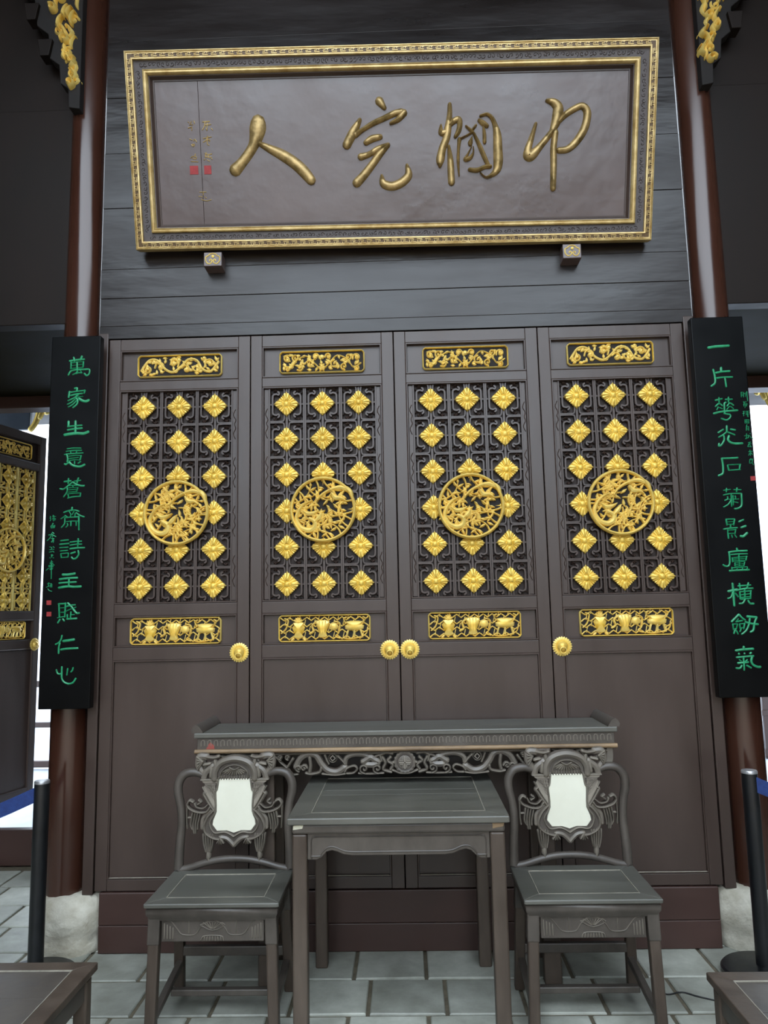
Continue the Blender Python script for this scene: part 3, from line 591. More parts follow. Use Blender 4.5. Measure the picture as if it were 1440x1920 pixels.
for ox, oy, s_, t in CH:
    b = MB()
    for q in parse(t):
        P = []
        for i in range(0, len(q), 3):
            u, v = on_plaque(ox+q[i]/s_, oy+q[i+1]/s_); P.append((u, v, q[i+2]/s_*SC_))
        b.stroke(P, .02, .019, FP, 'dome', n=6, cap=.8)
    pbuild(b, 'character', 'oldgold', ang=60)
SM = ["16 430 200 560 190;14 470 215 460 300 420 360;14 480 265 590 250;14 520 230 510 370;14 490 340 515 360;14 600 330 625 360", "14 440 530 600 500;14 525 480 500 560 440 605;14 500 560 565 555 560 590;14 520 530 520 640 555 665", "14 470 830 540 850 610 840;14 500 810 480 900 530 890;14 550 850 540 910 600 900;14 460 960 480 940;14 520 960 570 990;14 600 930 615 950", "14 135 200 150 215;12 200 190 180 240;14 250 180 265 230;14 140 320 190 310;12 210 290 210 370;10 160 260 230 255", "14 170 545 210 560;14 250 580 270 545 305 600;14 205 660 240 690 265 650 220 650", "14 280 840 270 880;12 190 920 230 890 300 900 290 940 230 930;14 200 990 330 1000", "12 370 1605 495 1600;12 440 1620 440 1670;12 350 1690 420 1700;12 470 1700 500 1720;12 400 1750 500 1780 600 1755"]
for t in SM:
    b = MB()
    for q in parse(t): b.stroke([on_plaque(340+q[i]/10.67, 210+q[i+1]/10.67) for i in range(1, len(q), 2)], q[0]/10.67*SC_*1.5, .004, FP, 'dome', n=3)
    pbuild(b, 'small_character', 'framegold')
for a in ((170, 1080, 345, 1250), (455, 1075, 605, 1245)):
    u0, v1 = on_plaque(340+a[0]/10.67, 210+a[1]/10.67); u1, v0 = on_plaque(340+a[2]/10.67, 210+a[3]/10.67)
    b = MB(); b.box(u0, u1, -PD-.002, -PD+.001, v0, v1); pbuild(b, 'seal', 'red', smooth=False)
for i, (x, nm, zc) in enumerate(((-.846, 'left', 3.112), (.847, 'right', 3.094))):
    e = thing('plaque_bracket', (x, 0, zc-.034), 'small wooden block with a gilt cloud emblem under the %s end of the name plaque' % nm, 'bracket', 'plaque brackets')
    bx('block', 'plaque', e, x-.043, x+.043, -.078, .002, zc-.034, zc+.036, .003)
    b = MB(); F = XZ(-.078, x, zc+.0, .00105)
    for sx in (-1, 1):
        b.stroke([(0, 28), (sx*13, 24), (sx*20, 17), (sx*31, 11), (sx*32, -2), (sx*29, -12), (sx*20, -21), (sx*9, -19), (sx*3, -10), (sx*6, -2), (sx*12, -2), (sx*13, -8)], 6, .004, F, n=4)
    b.lathe([(7, 0), (7, .003), (4, .006), (1, .0065)], F, (1, 13), 12)
    b.build('cloud_emblem', 'gold', e)

# ------------------------------------------------------------------ gilded corbels on the columns
def corbel(sx, nm):
    e = thing('corbel', (sx*1.6, -.02, 3.93), 'carved dark corbel with gilded foliage at the top of the %s column' % nm, 'corbel', 'gilded corbels')
    X = lambda u: sx*(1.515+u)
    F = lambda u, v, h: (X(u), -.05-h, v)
    b = MB(); b.prism([(0, 3.92), (.055, 3.93), (.06, 4.03), (.10, 4.06), (.11, 4.16), (.16, 4.2), (.17, 4.33), (.23, 4.38), (.25, 4.55), (.34, 4.6), (.36, 5.1), (0, 5.1)], -.05, .02, F); b.build('bracket_arm', 'hole', e, .004, smooth=False)
    rr = random.Random(5 if sx < 0 else 6)
    for i in range(34):
        t = i/34; v = 4.03+t*.66; u = rr.uniform(.015, .035+.20*t); l = rr.uniform(.05, .095); k_ = rr.choice((-1, 1)); h_ = rr.uniform(.03, .06); b = MB()
        if i % 3 == 0: b.stroke(spiral(u+.02, v+.02, .024, 1.1, rr.uniform(0, 6), k_), .017, h_, F, n=3)
        else: b.stroke([(u, v, .008), (u+.010*k_, v+l*.35, .028), (u+.004, v+l*.75, .024), (u-.014*k_, v+l, .010), (u-.022*k_, v+l*.85, .006)], .02, h_, F, n=3)
        b.build('gilt_leaf', 'gold', e)
    for u, v in ((.155, 4.20), (.23, 4.40)):
        b = MB(); b.prism([(u, v), (u+.045, v), (u+.06, v+.09), (u-.015, v+.09)], -.03, .04, F); b.build('bracket_block', 'darkwall', e, .003, smooth=False)
corbel(-1, 'left'); corbel(1, 'right')

# ------------------------------------------------------------------ long console table
co = thing('console_table', (.012, -.22, 0), 'long dark carved console table with upturned ends against the doors', 'table')
cx0, cx1, cf, cb = -.847, .870, -.30, -.012
bx('table_top', 'woodtop', co, cx0, cx1, cf, cb, .948, .969, .004)
for sx, x in ((-1, cx0), (1, cx1)):
    b = MB(); P = [(0, 0), (-.004, .012), (.004, .026), (.014, .033), (.026, .028), (.034, .018), (.044, .004), (.044, 0)]
    Q = [(x-sx*a_*-1 if False else x-sx*(a_-.008), .969+c_) for a_, c_ in P]; n = len(Q)
    b.add([(u, cf+.004, v) for u, v in Q]+[(u, cb+.035, v) for u, v in Q], [tuple(range(n)), tuple(reversed(range(n, 2*n)))]+[(i, (i+1) % n, n+(i+1) % n, n+i) for i in range(n)])
    b.build('upturned_end', 'wood', co, ang=50)
bx('waist', 'wood', co, cx0+.012, cx1-.012, cf+.010, cb, .902, .948, .002)
b = MB(); F = XZ(cf+.010); x = cx0+.03
while x < cx1-.03:
    b.stroke([(x, .915), (x, .936), (x+.012, .938), (x+.013, .918)], .0032, .003, F, 'flat', n=2); x += .027
b.build('waist_carving', 'carve', co)
b = MB(); b.tube([(cx0+.004, cf+.006, .895), (cx1-.004, cf+.006, .895)], .009, 10, smooth=False); b.build('bead_moulding', 'worn', co)
bx('bead_ledge', 'wood', co, cx0+.006, cx1-.006, cf+.008, cb, .887, .902, .001)
b = MB(); p = [(-.792, .924), (-.772, .924), (-.774, .912), (-.782, .936)]
b.prism([(-.797, .905), (-.762, .905), (-.765, .918), (-.779, .932), (-.79, .92)], 0, .0015, XZ(cf+.009)); b.build('red_mark', 'redwax', co, smooth=False)
# pierced frieze: measured in the 3x crop (origin 500,1320); mirrored about the middle
FK = lambda u, v, h: (.012+u, cf+.03-h, v)
def fz(P): return [((x-768)/3/449., .8875-(y-262)/3/449.*.985, *( [p[0]/3/449.] if p else [])) for x, y, *p in P]
frz = MB()
def both(P, w_, h, prof='dome', n=4):
    A = fz(P); w_ *= 1.32; frz.stroke(A, w_/3/449., h, FK, prof, n=n); frz.stroke([(-q[0],)+tuple(q[1:]) for q in A], w_/3/449., h, FK, prof, n=n)
for P, w_ in [([(40, 275), (200, 272), (400, 272), (560, 275), (700, 272), (768, 270)], 14), ([(170, 345), (195, 300), (235, 278), (280, 285), (310, 330), (345, 365), (395, 375), (440, 350)], 30),
              ([(440, 330), (450, 300), (490, 282), (545, 285), (575, 300)], 24), ([(440, 375), (455, 355), (490, 345), (505, 362), (485, 382), (450, 385)], 11), ([(245, 295), (250, 340), (245, 372)], 16), ([(225, 380), (255, 385), (300, 375), (310, 350)], 14),
              ([(100, 380), (125, 345), (155, 300)], 13), ([(60, 290), (85, 320), (120, 350), (150, 385), (180, 385)], 12), ([(640, 285), (665, 275), (700, 280)], 16), ([(645, 300), (660, 330), (650, 365), (690, 380)], 15), ([(690, 300), (675, 320), (700, 340), (690, 365)], 15), ([(705, 330), (725, 320)], 14), ([(700, 370), (740, 385), (768, 386)], 12),
              ([(600, 300), (630, 290), (640, 320)], 14), ([(515, 385), (580, 388), (650, 385)], 10), ([(315, 385), (390, 392), (440, 385)], 10), ([(400, 290), (425, 315), (440, 335)], 12), ([(330, 285), (340, 310), (350, 330)], 12)]: both(P, w_, .016)
for x, y, r_ in ((545, 360, 26), (617, 360, 26), (185, 352, 18), (214, 352, 18), (125, 292, 14), (85, 292, 14)):
    both(spiral(x, y, r_, 1.25, 1.5 if x % 2 else 0, 1 if x % 2 else -1), 11, .02, n=3)
both([(540, 322), (560, 310), (580, 298), (600, 310), (622, 324), (600, 338), (560, 338)], 30, .02)
for s_ in (-1, 1):
    c = fz([(374, 299)])[0]; c = (c[0]*s_*-1 if s_ > 0 else c[0], c[1]); frz.stroke([(c[0]+.0165*math.cos(i*math.pi/6), c[1]+.0165*math.sin(i*math.pi/6)) for i in range(12)], .006, .019, FK, closed=True, n=2)
    frz.stroke([(c[0]+.010*math.cos(i*math.pi/2), c[1]+.010*math.sin(i*math.pi/2)) for i in range(4)], .005, .018, FK, 'bar', closed=True, smooth=False)
    # end brackets
    E = lambda P: [(s_*(.838-x), z) for x, z in P]
    frz.stroke(E([(.012, .886), (.012, .86), (.016, .835), (.03, .83)]), .028, .014, FK, 'bar', n=3)
    for P in ([(.02, .872), (.06, .876), (.10, .87), (.12, .85)], [(.03, .842), (.06, .848), (.085, .83)], [(.13, .885), (.145, .86), (.13, .84)], [(.16, .88), (.2, .872), (.24, .88)], [(.15, .85), (.19, .845), (.22, .86), (.26, .845)]): frz.stroke(E(P), .016, .016, FK, n=4)
c0 = (0, fz([(768, 326)])[0][1])
frz.lathe([(.044, -.002), (.044, .014), (.038, .018), (.030, .016)], FK, c0, 64, wave=lambda i, j: 1+(.035*math.cos(i*math.pi/2) if j < 3 else 0))
fo = frz.build('pierced_frieze', 'carve', co)
b = MB(); b.lathe([(.027, .010), (.027, .021), (.024, .022)], FK, c0, 32)
for P in ([(0, -.024), (0, .024)], [(-.024, 0), (.024, 0)]): b.stroke([(x, c0[1]+z) for x, z in P], .006, .027, FK, 'flat', smooth=False)
for sx in (-1, 1):
    for sz in (-1, 1): b.stroke([(sx*.007, c0[1]+sz*.02), (sx*.007, c0[1]+sz*.007), (sx*.02, c0[1]+sz*.007)], .004, .0265, FK, 'flat', smooth=False)
b.build('coin_medallion', 'carve', fo)
bx('inner_rail', 'wood', co, cx0+.06, cx1-.06, -.06, -.035, .82, .888, .002)
for x, nm in ((-.545, ''), (.567, '')):
    for y0 in (-.312, -.08):
        b = MB(); b.hexa([(x-.034, y0, .008), (x+.034, y0, .008), (x+.034, y0+.045, .008), (x-.034, y0+.045, .008), (x-.03, y0, .89), (x+.03, y0, .89), (x+.03, y0+.045, .89), (x-.03, y0+.045, .89)]); b.build('leg', 'woodleg', co, .005, smooth=False)
    bx('side_stretcher', 'worn', co, x-.016, x+.016, -.267, -.08, .12, .15, .003)
co.location.z = -.008

# ------------------------------------------------------------------ square table
ta = thing('square_table', (-.014, -.45, 0), 'square dark wooden table between the two chairs', 'table')
tx0, tx1, ty0, ty1, tz = -.388, .362, -.808, -.095, .75
def mitred_top(parent, x0, x1, y0, y1, z0, z1, fw_, m, panel_m, seams=(), drop=.002, bev=.004):
    cs = [(x0, y0), (x1, y0), (x1, y1), (x0, y1)]; ci = [(x0+fw_, y0+fw_), (x1-fw_, y0+fw_), (x1-fw_, y1-fw_), (x0+fw_, y1-fw_)]
    for i in range(4):
        j = (i+1) % 4; b = MB(); q = [cs[i], cs[j], ci[j], ci[i]]
        b.hexa([(x, y, z0) for x, y in q]+[(x, y, z1) for x, y in q]); b.build('frame_rail', m, parent, bev, smooth=False)
    b = MB(); b.sweep(x0+fw_-.0012, x1-fw_+.0012, y0+fw_-.0012, y1-fw_+.0012, [(0, z1-.003), (0, z1+.0004), (.0022, z1+.0004), (.0022, z1-.004)], lambda u, v, h: (u, v, h)); b.build('joint_line', 'dust', parent, smooth=False)
    ys = [y0+fw_]+[y0+fw_+(y1-y0-2*fw_)*s for s in seams]+[y1-fw_]
    for i in range(len(ys)-1): bx('top_panel', panel_m, parent, x0+fw_+.001, x1-fw_-.001, ys[i]+.0007, ys[i+1]-.0007, z0+.004, z1-drop, .0012)
mitred_top(ta, tx0, tx1, ty0, ty1, .727, tz, .075, 'woodtop', 'woodtop', (.48, .62))
bx('waist', 'wood', ta, tx0+.015, tx1-.015, ty0+.015, ty1-.015, .694, .7268, .008)
lx = [(tx0+.016, tx0+.066), (tx1-.066, tx1-.016)]; ly = [(ty0+.016, ty0+.066), (ty1-.066, ty1-.016)]
for a in lx:
    for c in ly:
        b = MB(); b.box(a[0], a[1], c[0], c[1], 0, .6938); b.build('leg', 'woodleg', ta, .006, smooth=False)
def cusp(x0, x1, zt, zb, lift, inset=0):
    P = []; half = [(0, 0), (.05, .0), (.075, .25), (.105, .85), (.135, 1.0), (.165, .85), (.2, .55), (.25, .42), (.34, .42), (.5, .42)]
    k = [(x0+(x1-x0)*t, zb+lift*h) for t, h in half]; k += [(x1-(x1-x0)*t, zb+lift*h) for t, h in reversed(half[:-1])]
    return k
K = cusp(tx0+.066, tx1-.066, .694, .608, .030)
for y, nm in ((ty0+.03, 0), (ty1-.05, 0)):
    b = MB(); b.prism([(tx0+.066, .6936)]+K+[(tx1-.066, .6936)], 0, .016, XZ(y+.016)); o = b.build('apron', 'wood', ta, .002, smooth=False)
    if y < -.5:
        b = MB(); f_ = XZ(y); b.stroke([(x+(.012 if i < 2 else (-.012 if i > len(K)-3 else 0)), z+.012) for i, (x, z) in enumerate(K)], .006, .0035, f_, n=3); b.stroke([(tx0+.08, .612), (tx0+.08, .674), (tx0+.095, .682)], .006, .0035, f_, n=3); b.stroke([(tx1-.08, .612), (tx1-.08, .674), (tx1-.095, .682)], .006, .0035, f_, n=3); b.stroke([(tx0+.09, .683), (tx1-.09, .683)], .006, .0035, f_, smooth=False); b.build('apron_bead', 'wood', o, rel=True)
for x in (tx0+.03, tx1-.046):
    b = MB(); b.box(x, x+.016, ty0+.066, ty1-.066, .625, .6936); b.build('apron', 'wood', ta, .002, smooth=False)
b = MB(); b.hexa([(tx0+.018, ty0+.014, .708), (tx0+.052, ty0+.014, .712), (tx0+.055, ty0+.03, .712), (tx0+.018, ty0+.03, .708), (tx0+.02, ty0+.014, .724), (tx0+.055, ty0+.014, .7255), (tx0+.055, ty0+.03, .7255), (tx0+.02, ty0+.03, .724)]); b.build('repair_patch', 'nacre', ta, .003, smooth=False)
b = MB(); b.hexa([(tx1-.058, ty0+.014, .705), (tx1-.02, ty0+.014, .712), (tx1-.02, ty0+.03, .712), (tx1-.058, ty0+.03, .705), (tx1-.058, ty0+.014, .7255), (tx1-.016, ty0+.014, .7255), (tx1-.016, ty0+.03, .7255), (tx1-.058, ty0+.03, .7255)]); b.build('repair_patch', 'worn', ta, .003, smooth=False)

# ------------------------------------------------------------------ the two marble-backed chairs
def chair(cx, label):
    e = thing('marble_back_chair', (cx, -.54, 0), label, 'chair', 'marble-backed chairs')
    W2, yf, yb, zs = .235, -.722, -.355, .452
    mitred_top(e, cx-W2, cx+W2, yf, yb, .436, zs, .062, 'woodtop', 'woodtop', (), .0025, .004)
    b = MB(); b.sweep(0, 1, 0, 1, [(0, 0)], XZ(0)) if False else None
    b = MB()
    for i, (ins, z) in enumerate(((.014, .4365), (.006, .429), (.007, .412), (.016, .399), (.020, .390))):
        b.v += [(cx-W2+ins, yf+ins, z), (cx+W2-ins, yf+ins, z), (cx+W2-ins, yb-ins, z), (cx-W2+ins, yb-ins, z)]
        if i: b.f += [(4*i-4+j, 4*i-4+(j+1) % 4, 4*i+(j+1) % 4, 4*i+j) for j in range(4)]
    b.build('waist', 'wood', e, ang=60)
    # legs splay a little outwards
    s = .038
    for sx in (-1, 1):
        for sy, y in ((-1, yf+.02), (1, yb-.02-s)):
            x = cx+sx*(W2-.014-s/2); ox, oy = sx*.012, (-.004 if sy < 0 else .055)
            top = [(x-s/2, y), (x+s/2, y), (x+s/2, y+s), (x-s/2, y+s)]
            b = MB(); b.hexa([(u+ox, v+oy, 0) for u, v in top]+[(u, v, .43) for u, v in top]); b.build('leg', 'woodleg', e, .006, smooth=False)
            b = MB(); b.hexa([(u+ox*.3-.002*(1 if u < x else -1), v+oy*.3-.002*(1 if v < y+s/2 else -1), .310) for u, v in top]+[(u-.002*(1 if u < x else -1), v-.002*(1 if v < y+s/2 else -1), .43) for u, v in top]); b.build('leg_shoulder', 'wood', e, .004, smooth=False)
    # carved front apron
    x0, x1, z0, z1 = cx-W2+.056, cx+W2-.056, .318, .393; ya = yf+.028; F = XZ(ya)
    o = bx('apron', 'wood', e, x0, x1, ya, ya+.014, z0, z1, .003)
    b = MB(); Wd = x1-x0; A = lambda P: [(x0+Wd*u, z0+(z1-z0)*v) for u, v in P]
    for P in ([(.04, .95), (.10, .88), (.16, .55), (.21, .33), (.33, .33), (.38, .62), (.44, .88), (.5, .95), (.56, .88), (.62, .62), (.67, .33), (.79, .33), (.84, .55), (.90, .88), (.96, .95)], [(.38, .74), (.5, .5), (.62, .74), (.5, .9), (.38, .74)], [(.39, .06), (.41, .24), (.5, .28), (.59, .24), (.61, .06)]): b.stroke(A(P), .004, .0035, F, n=3)
    for i in range(-3, 4): b.stroke(A([(.5+i*.006, .58), (.5+i*.03, .84)]), .003, .0035, F, smooth=False); b.stroke(A([(.5+i*.028, .06), (.5+i*.026, .22)]), .004, .004, F, smooth=False)
    for i in range(4):
        for sx in (0, 1): u = .03+i*.028; u = 1-u if sx else u; b.stroke(A([(u, .15), (u, .80-.06*i)]), .0045, .0035, F, smooth=False)
    for u in (.27, .73): b.stroke(A([(u, .38), (u, .9)]), .003, .003, F, smooth=False)
    b.build('apron_carving', 'carve', o)
    for sx in (-1, 1): bx('side_apron', 'wood', e, cx+sx*(W2-.03), cx+sx*(W2-.044), yf+.055, yb-.055, .33, .393, .002)
    bx('rear_apron', 'wood', e, x0, x1, yb-.04, yb-.026, .33, .393, .002)
    # stretchers
    bx('stretcher', 'wood', e, cx-W2+.04, cx+W2-.04, yb-.02, yb+.004, .14, .175, .004)
    for sx in (-1, 1):
        b = MB(); x = cx+sx*(W2-.03); b.hexa([(x-.012, yf+.03, .055), (x+.012, yf+.03, .055), (x+.012, yb+.01, .105), (x-.012, yb+.01, .105), (x-.012, yf+.03, .08), (x+.012, yf+.03, .08), (x+.012, yb+.01, .13), (x-.012, yb+.01, .13)]); b.build('stretcher', 'wood', e, .003, smooth=False)
    bx('stretcher', 'wood', e, cx-W2+.04, cx+W2-.04, -.52, -.492, .062, .085, .004)
    # back: measured in the 4.5x crop, leaning back as it rises
    SC = 2090.
    def B(x, y): return (cx+(x-800)/SC, .458+(1378-y)/SC*.925)
    YB = lambda z: -.366+(z-.45)*.03
    F = lambda u, v, h: (u, YB(v)-h, v)
    def T(P, w_, h, mb, prof='dome', n=4, base=-.006): mb.stroke([B(x, y)+((p[0]/SC,) if p else ()) for x, y, *p in P], w_/SC, h, F, prof, n=n, base=base)
    for sx in (-1, 1):
        P = [(sx*458, 1385), (sx*452, 1200), (sx*440, 1000), (sx*452, 850), (sx*475, 740), (sx*470, 650), (sx*425, 582), (sx*345, 565), (sx*265, 590)]
        Q = []
        for i, (x, y) in enumerate(P):
            u, v = B(800+x, y); Q.append((u, YB(v)+.006, v, (.019, .0175, .016, .016, .0175, .0175, .017, .016, .013)[i]))
        b = MB(); b.tube(Q, .014, 12); b.build('back_post', 'wood', e, ang=70)
    Q = []
    for i, (x, y) in enumerate([(345, 1392), (430, 1375), (560, 1335), (680, 1310), (800, 1303), (920, 1310), (1040, 1335), (1170, 1375), (1255, 1392)]):
        u, v = B(x, y); Q.append((u, YB(v)+.004, v, .0135 if 0 < i < 8 else .015))
    b = MB(); b.tube(Q, .012, 10); b.build('lower_back_rail', 'wood', e, ang=70)
    mirror = lambda P: P+[(1600-x, y) for x, y in reversed(P)]
    body = mirror([(800, 440), (715, 448), (650, 485), (625, 560), (620, 630), (640, 720), (640, 860), (600, 930), (555, 985), (548, 1040), (575, 1100), (640, 1140), (720, 1130), (765, 1150), (800, 1190)])
    b = MB(); b.prism([B(x, y) for x, y in body], -.018, .006, F); sp = b.build('back_splat', 'wood', e, .003, smooth=False)
    mar = mirror([(800, 622), (672, 620), (660, 712), (648, 722), (655, 900), (628, 970), (622, 1010), (660, 1062), (740, 1060), (800, 1078)][1:])
    mar = [(800, 618)]+mar[:9]+mar[10:] if False else mar
    b = MB(); b.prism([B(x, y) for x, y in mar], .0, .0085, F); b.build('marble_panel', 'marble', e, .002, smooth=False)
    b = MB()
    for s_ in (-1, 1):
        g = lambda P: [((x if s_ < 0 else 1600-x), y, *p) for x, y, *p in P]
        T(g([(668, 612), (652, 715), (640, 730), (646, 890), (600, 990), (640, 1075), (730, 1072), (800, 1110)]), 24, .016, b)
        T(g([(640, 880), (580, 950), (552, 1030), (575, 1090), (640, 1128), (690, 1135)]), 30, .015, b)
        T(g([(800, 1185), (745, 1130), (690, 1115)]), 45, .014, b)
        for k_ in range(4): T(g([(690, 1120), (662+k_*18, 1172-abs(k_-1.5)*6)]), 17, .018, b, n=2)
    b.build('marble_surround', 'carve', sp, rel=True)
    b = MB()                                             # crest with fan
    T([(632, 620), (640, 545), (690, 478), (800, 448), (910, 478), (960, 545), (968, 620)], 66, .024, b, n=5)
    T([(682, 606), (697, 552), (745, 512), (800, 500), (855, 512), (903, 552), (918, 606)], 16, .020, b)
    for i in range(-5, 6): T([(800+i*9, 538), (800+i*20, 588-i*i*1.1)], 19, .016, b, n=2)
    for i in range(-5, 6): T([(800+i*21, 600-abs(i)*1.5), (800+i*22, 622)], 16, .017, b, n=2)
    T([(762, 522), (800, 540), (838, 522)], 22, .021, b)
    b.build('crest_carving', 'carve', e)
    for s_ in (-1, 1):                                    # shoulder blocks, fruit, wings, tassels
        g = lambda P: [((x if s_ < 0 else 1600-x), y, *p) for x, y, *p in P]
        b = MB(); pp_ = [(525, 625), (660, 625), (655, 655), (640, 655), (645, 860), (632, 870), (545, 690), (560, 660), (540, 650)]
        b.prism([B(x, y) for x, y, *_ in g(pp_)], -.012, .010, F)
        for i in range(5): T(g([(556+i*16, 662), (600+i*11, 700+i*24)]), 7, .0135, b, n=2); T(g([(645, 672+i*34), (575+i*10, 668+i*24)]), 7, .0135, b, n=2)
        T(g([(535, 690), (640, 880)]), 16, .014, b, n=2); T(g([(520, 628), (665, 628)]), 18, .016, b, n=2)
        b.build('basket_carving', 'carve', e)
        b = MB()
        T(g([(540, 620), (560, 560), (620, 510)]), 60, .012, b); T(g([(600, 600), (605, 520)]), 40, .014, b); T(g([(640, 520), (635, 465)]), 34, .018, b)
        T(g([(520, 560), (490, 500), (500, 430), (560, 430)]), 60, .008, b); T(g([(560, 430), (620, 440), (660, 430)]), 34, .012, b); T(g([(545, 500), (590, 490)]), 30, .012, b)
        for i in range(5): T(g([(530, 470), (482+i*3, 428+i*28)]), 18, .014, b, n=2)
        b.build('fruit_carving', 'carve', e)
        b = MB()
        T(g([(600, 860), (570, 900), (510, 905), (440, 880), (410, 840), (430, 805), (455, 815)]), 26, .016, b); T(g([(590, 830), (545, 870), (490, 860), (470, 830)]), 20, .014, b)
        T(g([(640, 900), (590, 830), (560, 780), (545, 750), (560, 735)]), 34, .014, b); T(g([(500, 835), (525, 815), (505, 800)]), 20, .018, b)
        T(g([(600, 890), (540, 960), (535, 1040)]), 40, .008, b)
        b.build('wing_scroll', 'carve', e)
        b = MB()
        for i in range(4): T(g([(455+i*22, 900), (440+i*20, 1000), (455+i*14, 1060+(18 if i in (1, 2) else -14))]), 19, .012, b, n=3)
        T(g([(408, 860), (406, 960), (412, 1040)]), 16, .010, b); T(g([(418, 950), (444, 948)]), 14, .010, b, n=2)
        for i in range(5): T(g([(545+i*20, 1090), (552+i*18, 1170), (570+i*10, 1235)]), 19, .013, b, n=3)
        T(g([(590, 1240), (590, 1285)]), 44, .012, b, n=2)
        T(g([(590, 1280), (592, 1312)]), 30, .010, b, n=2)
        b.build('tassel_carving', 'carve', e)
    return e
ch = chair(-.664, 'carved dark chair with white marble back panel, left of the square table')
c2 = copy_tree(ch); c2.location.x = .645; c2['label'] = 'carved dark chair with white marble back panel, right of the square table'

# ------------------------------------------------------------------ low stools in the near corners
def stool(x0, x1, y0, y1, z, label):
    e = thing('low_stool', ((x0+x1)/2, (y0+y1)/2, 0), label, 'stool', 'low stools')
    mitred_top(e, x0, x1, y0, y1, z-.022, z, .055, 'woodleg', 'wood', (.5,), .003, .003)
    bx('waist', 'wood', e, x0+.015, x1-.015, y0+.015, y1-.015, z-.034, z-.022, .003)
    for x in (x0+.012, x1-.052):
        for y in (y0+.012, y1-.052): bx('leg', 'woodleg', e, x, x+.04, y, y+.04, 0, z-.033, .005)
    for y in (y0+.018, y1-.032): bx('apron', 'wood', e, x0+.05, x1-.05, y, y+.014, z-.09, z-.034, .002)
    for x in (x0+.018, x1-.032): bx('apron', 'wood', e, x, x+.014, y0+.05, y1-.05, z-.09, z-.034, .002)
    for y in (y0+.024, y1-.044): bx('stretcher', 'wood', e, x0+.05, x1-.05, y, y+.02, .09, .115, .003)
    for x in (x0+.024, x1-.044): bx('stretcher', 'wood', e, x, x+.02, y0+.05, y1-.05, .13, .155, .003)
stool(-1.37, -.917, -1.50, -1.064, .41, 'low dark wooden stool in the near left corner')
stool(.852, 1.30, -1.60, -1.160, .41, 'low dark wooden stool in the near right corner')

# ------------------------------------------------------------------ rope barrier posts
def stanchion(x, y, label, belt):
    e = thing('barrier_post', (x, y, 0), label, 'barrier post', 'barrier posts')
    b = MB(); b.turned([(.155, 0), (.16, .006), (.16, .026), (.152, .034), (.06, .042), (.034, .046)], x, y, 40); b.build('base', 'blackmetal', e)
    b = MB(); b.turned([(.0305, .04), (.0305, .768)], x, y, 28); b.build('pole', 'blackmetal', e)
    b = MB(); b.turned([(.031, .766), (.031, .774), (.028, .778), (.01, .780)], x, y, 28); b.build('cap', 'capmetal', e)
    b = MB(); V = []; n = len(belt); h = .030
    for (u, v, z) in belt: V += [(u, v-.001, z-h), (u, v-.001, z+h), (u, v+.001, z+h), (u, v+.001, z-h)]
    b.add(V, [(4*i+j, 4*i+(j+1) % 4, 4*i+4+(j+1) % 4, 4*i+4+j) for i in range(n-1) for j in range(4)]+[(0, 1, 2, 3), (4*n-1, 4*n-2, 4*n-3, 4*n-4)])
    b.build('belt', 'blue', e)
stanchion(-1.484, -.26, 'black barrier post with blue belt before the left column', [(-1.50-.09*i, -.275-.012*i, .725-.040*i+.0016*i*i) for i in range(9)])
stanchion(1.395, -.26, 'black barrier post with blue belt before the right column', [(1.41+.09*i, -.285-.012*i, .725-.040*i+.0016*i*i) for i in range(9)])

# ------------------------------------------------------------------ thin cable on the floor
b = MB(); b.tube([(.93, -.36, .004), (.97, -.40, .004), (1.03, -.385, .004), (1.08, -.42, .004), (1.16, -.46, .004), (1.26, -.46, .004), (1.4, -.50, .004)], .0028, 6)
tag(b.build('cable', 'cable'), 'thin black cable lying on the tiles beside the right chair', 'cable')

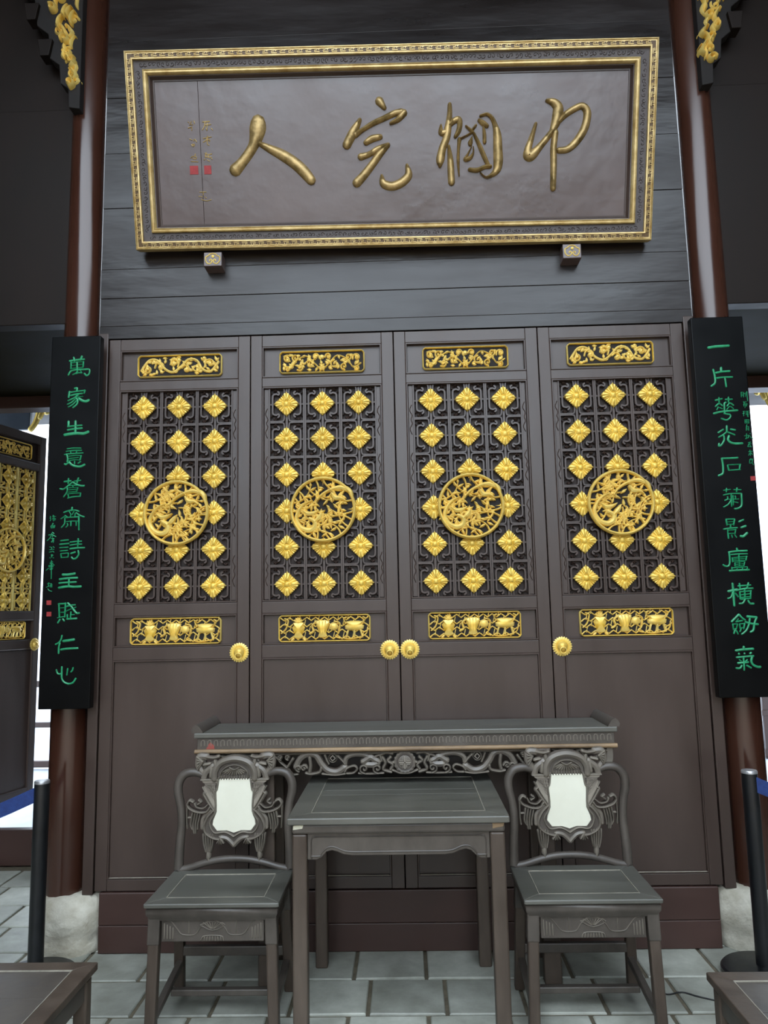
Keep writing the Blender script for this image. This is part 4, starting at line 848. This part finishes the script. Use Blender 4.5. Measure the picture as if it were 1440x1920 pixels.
# ------------------------------------------------------------------ beyond the rear doorways
b = MB(); b.box(-6, 6, 1.3, 3.4, 3.25, 3.35); struct(b.build('ceiling_veranda', 'darkwall', smooth=False), 'dark veranda roof outside the rear doorways', 'ceiling')  # roof slab added to keep sky light off the open leaf
b = MB(); b.box(-6, 6, 1.34, 9, -.02, .03); struct(b.build('floor_garden', 'paving', smooth=False), 'pale paving outside the rear doorways', 'ground')
for sx, nm in ((-1, 'left'), (1, 'right')):
    e = thing('garden_railing', (sx*2.9, 4.0, 0), 'dark wooden garden railing beyond the %s rear doorway' % nm, 'railing', 'garden railings')
    for z0, z1 in ((.05, .11), (.42, .47), (.8, .86)): bx('rail', 'threshold', e, sx*1.9, sx*5.2, 3.97, 4.03, z0, z1, .004)
    for i in range(12): bx('baluster', 'threshold', e, sx*(2.0+i*.27), sx*(2.06+i*.27), 3.98, 4.02, 0, .82 if i % 2 else .9, .003)
    b = MB(); b.box(min(sx*1.2, sx*5.9), max(sx*1.2, sx*5.9), 8.2, 8.5, 0, 3.2)
    tag(b.build('garden_wall', 'white', smooth=False), 'white garden wall far beyond the %s rear doorway' % nm, 'wall', 'garden walls')

for sx, nm in ((-1, 'left'), (1, 'right')):
    b = MB(); b.box(min(sx*1.55, sx*1.63), max(sx*1.55, sx*1.63), 1.285, 3.4, .03, 3.25)
    struct(b.build('wall_veranda_'+nm, 'darkwall', smooth=False), 'dark veranda wall beyond the %s rear doorway' % nm, 'wall')  # dark walls added so the open leaf reflects less of the bright garden
    e = thing('veranda_transom', (sx*3.5, 2.62, 3.0), 'dark blue transom board with a gilt corner bracket outside the %s rear doorway' % nm, 'transom', 'veranda transoms')
    bx('transom_board', 'bluewood', e, sx*3.04, sx*4.6, 2.6, 2.64, 3.0, 3.25, .004)
    b = MB(); F = XZ(2.6)
    for P in ([(3.03, 3.24), (2.97, 3.16), (2.99, 3.06), (3.03, 3.0)], [(3.0, 3.24), (2.92, 3.2), (2.9, 3.14)], [(2.96, 3.1), (2.9, 3.22), (2.82, 3.2)], [(2.97, 3.24), (2.84, 3.24)]):
        b.stroke([(sx*x, z) for x, z in P], .05, .02, F, n=4)
    b.build('corner_bracket', 'gold', e)
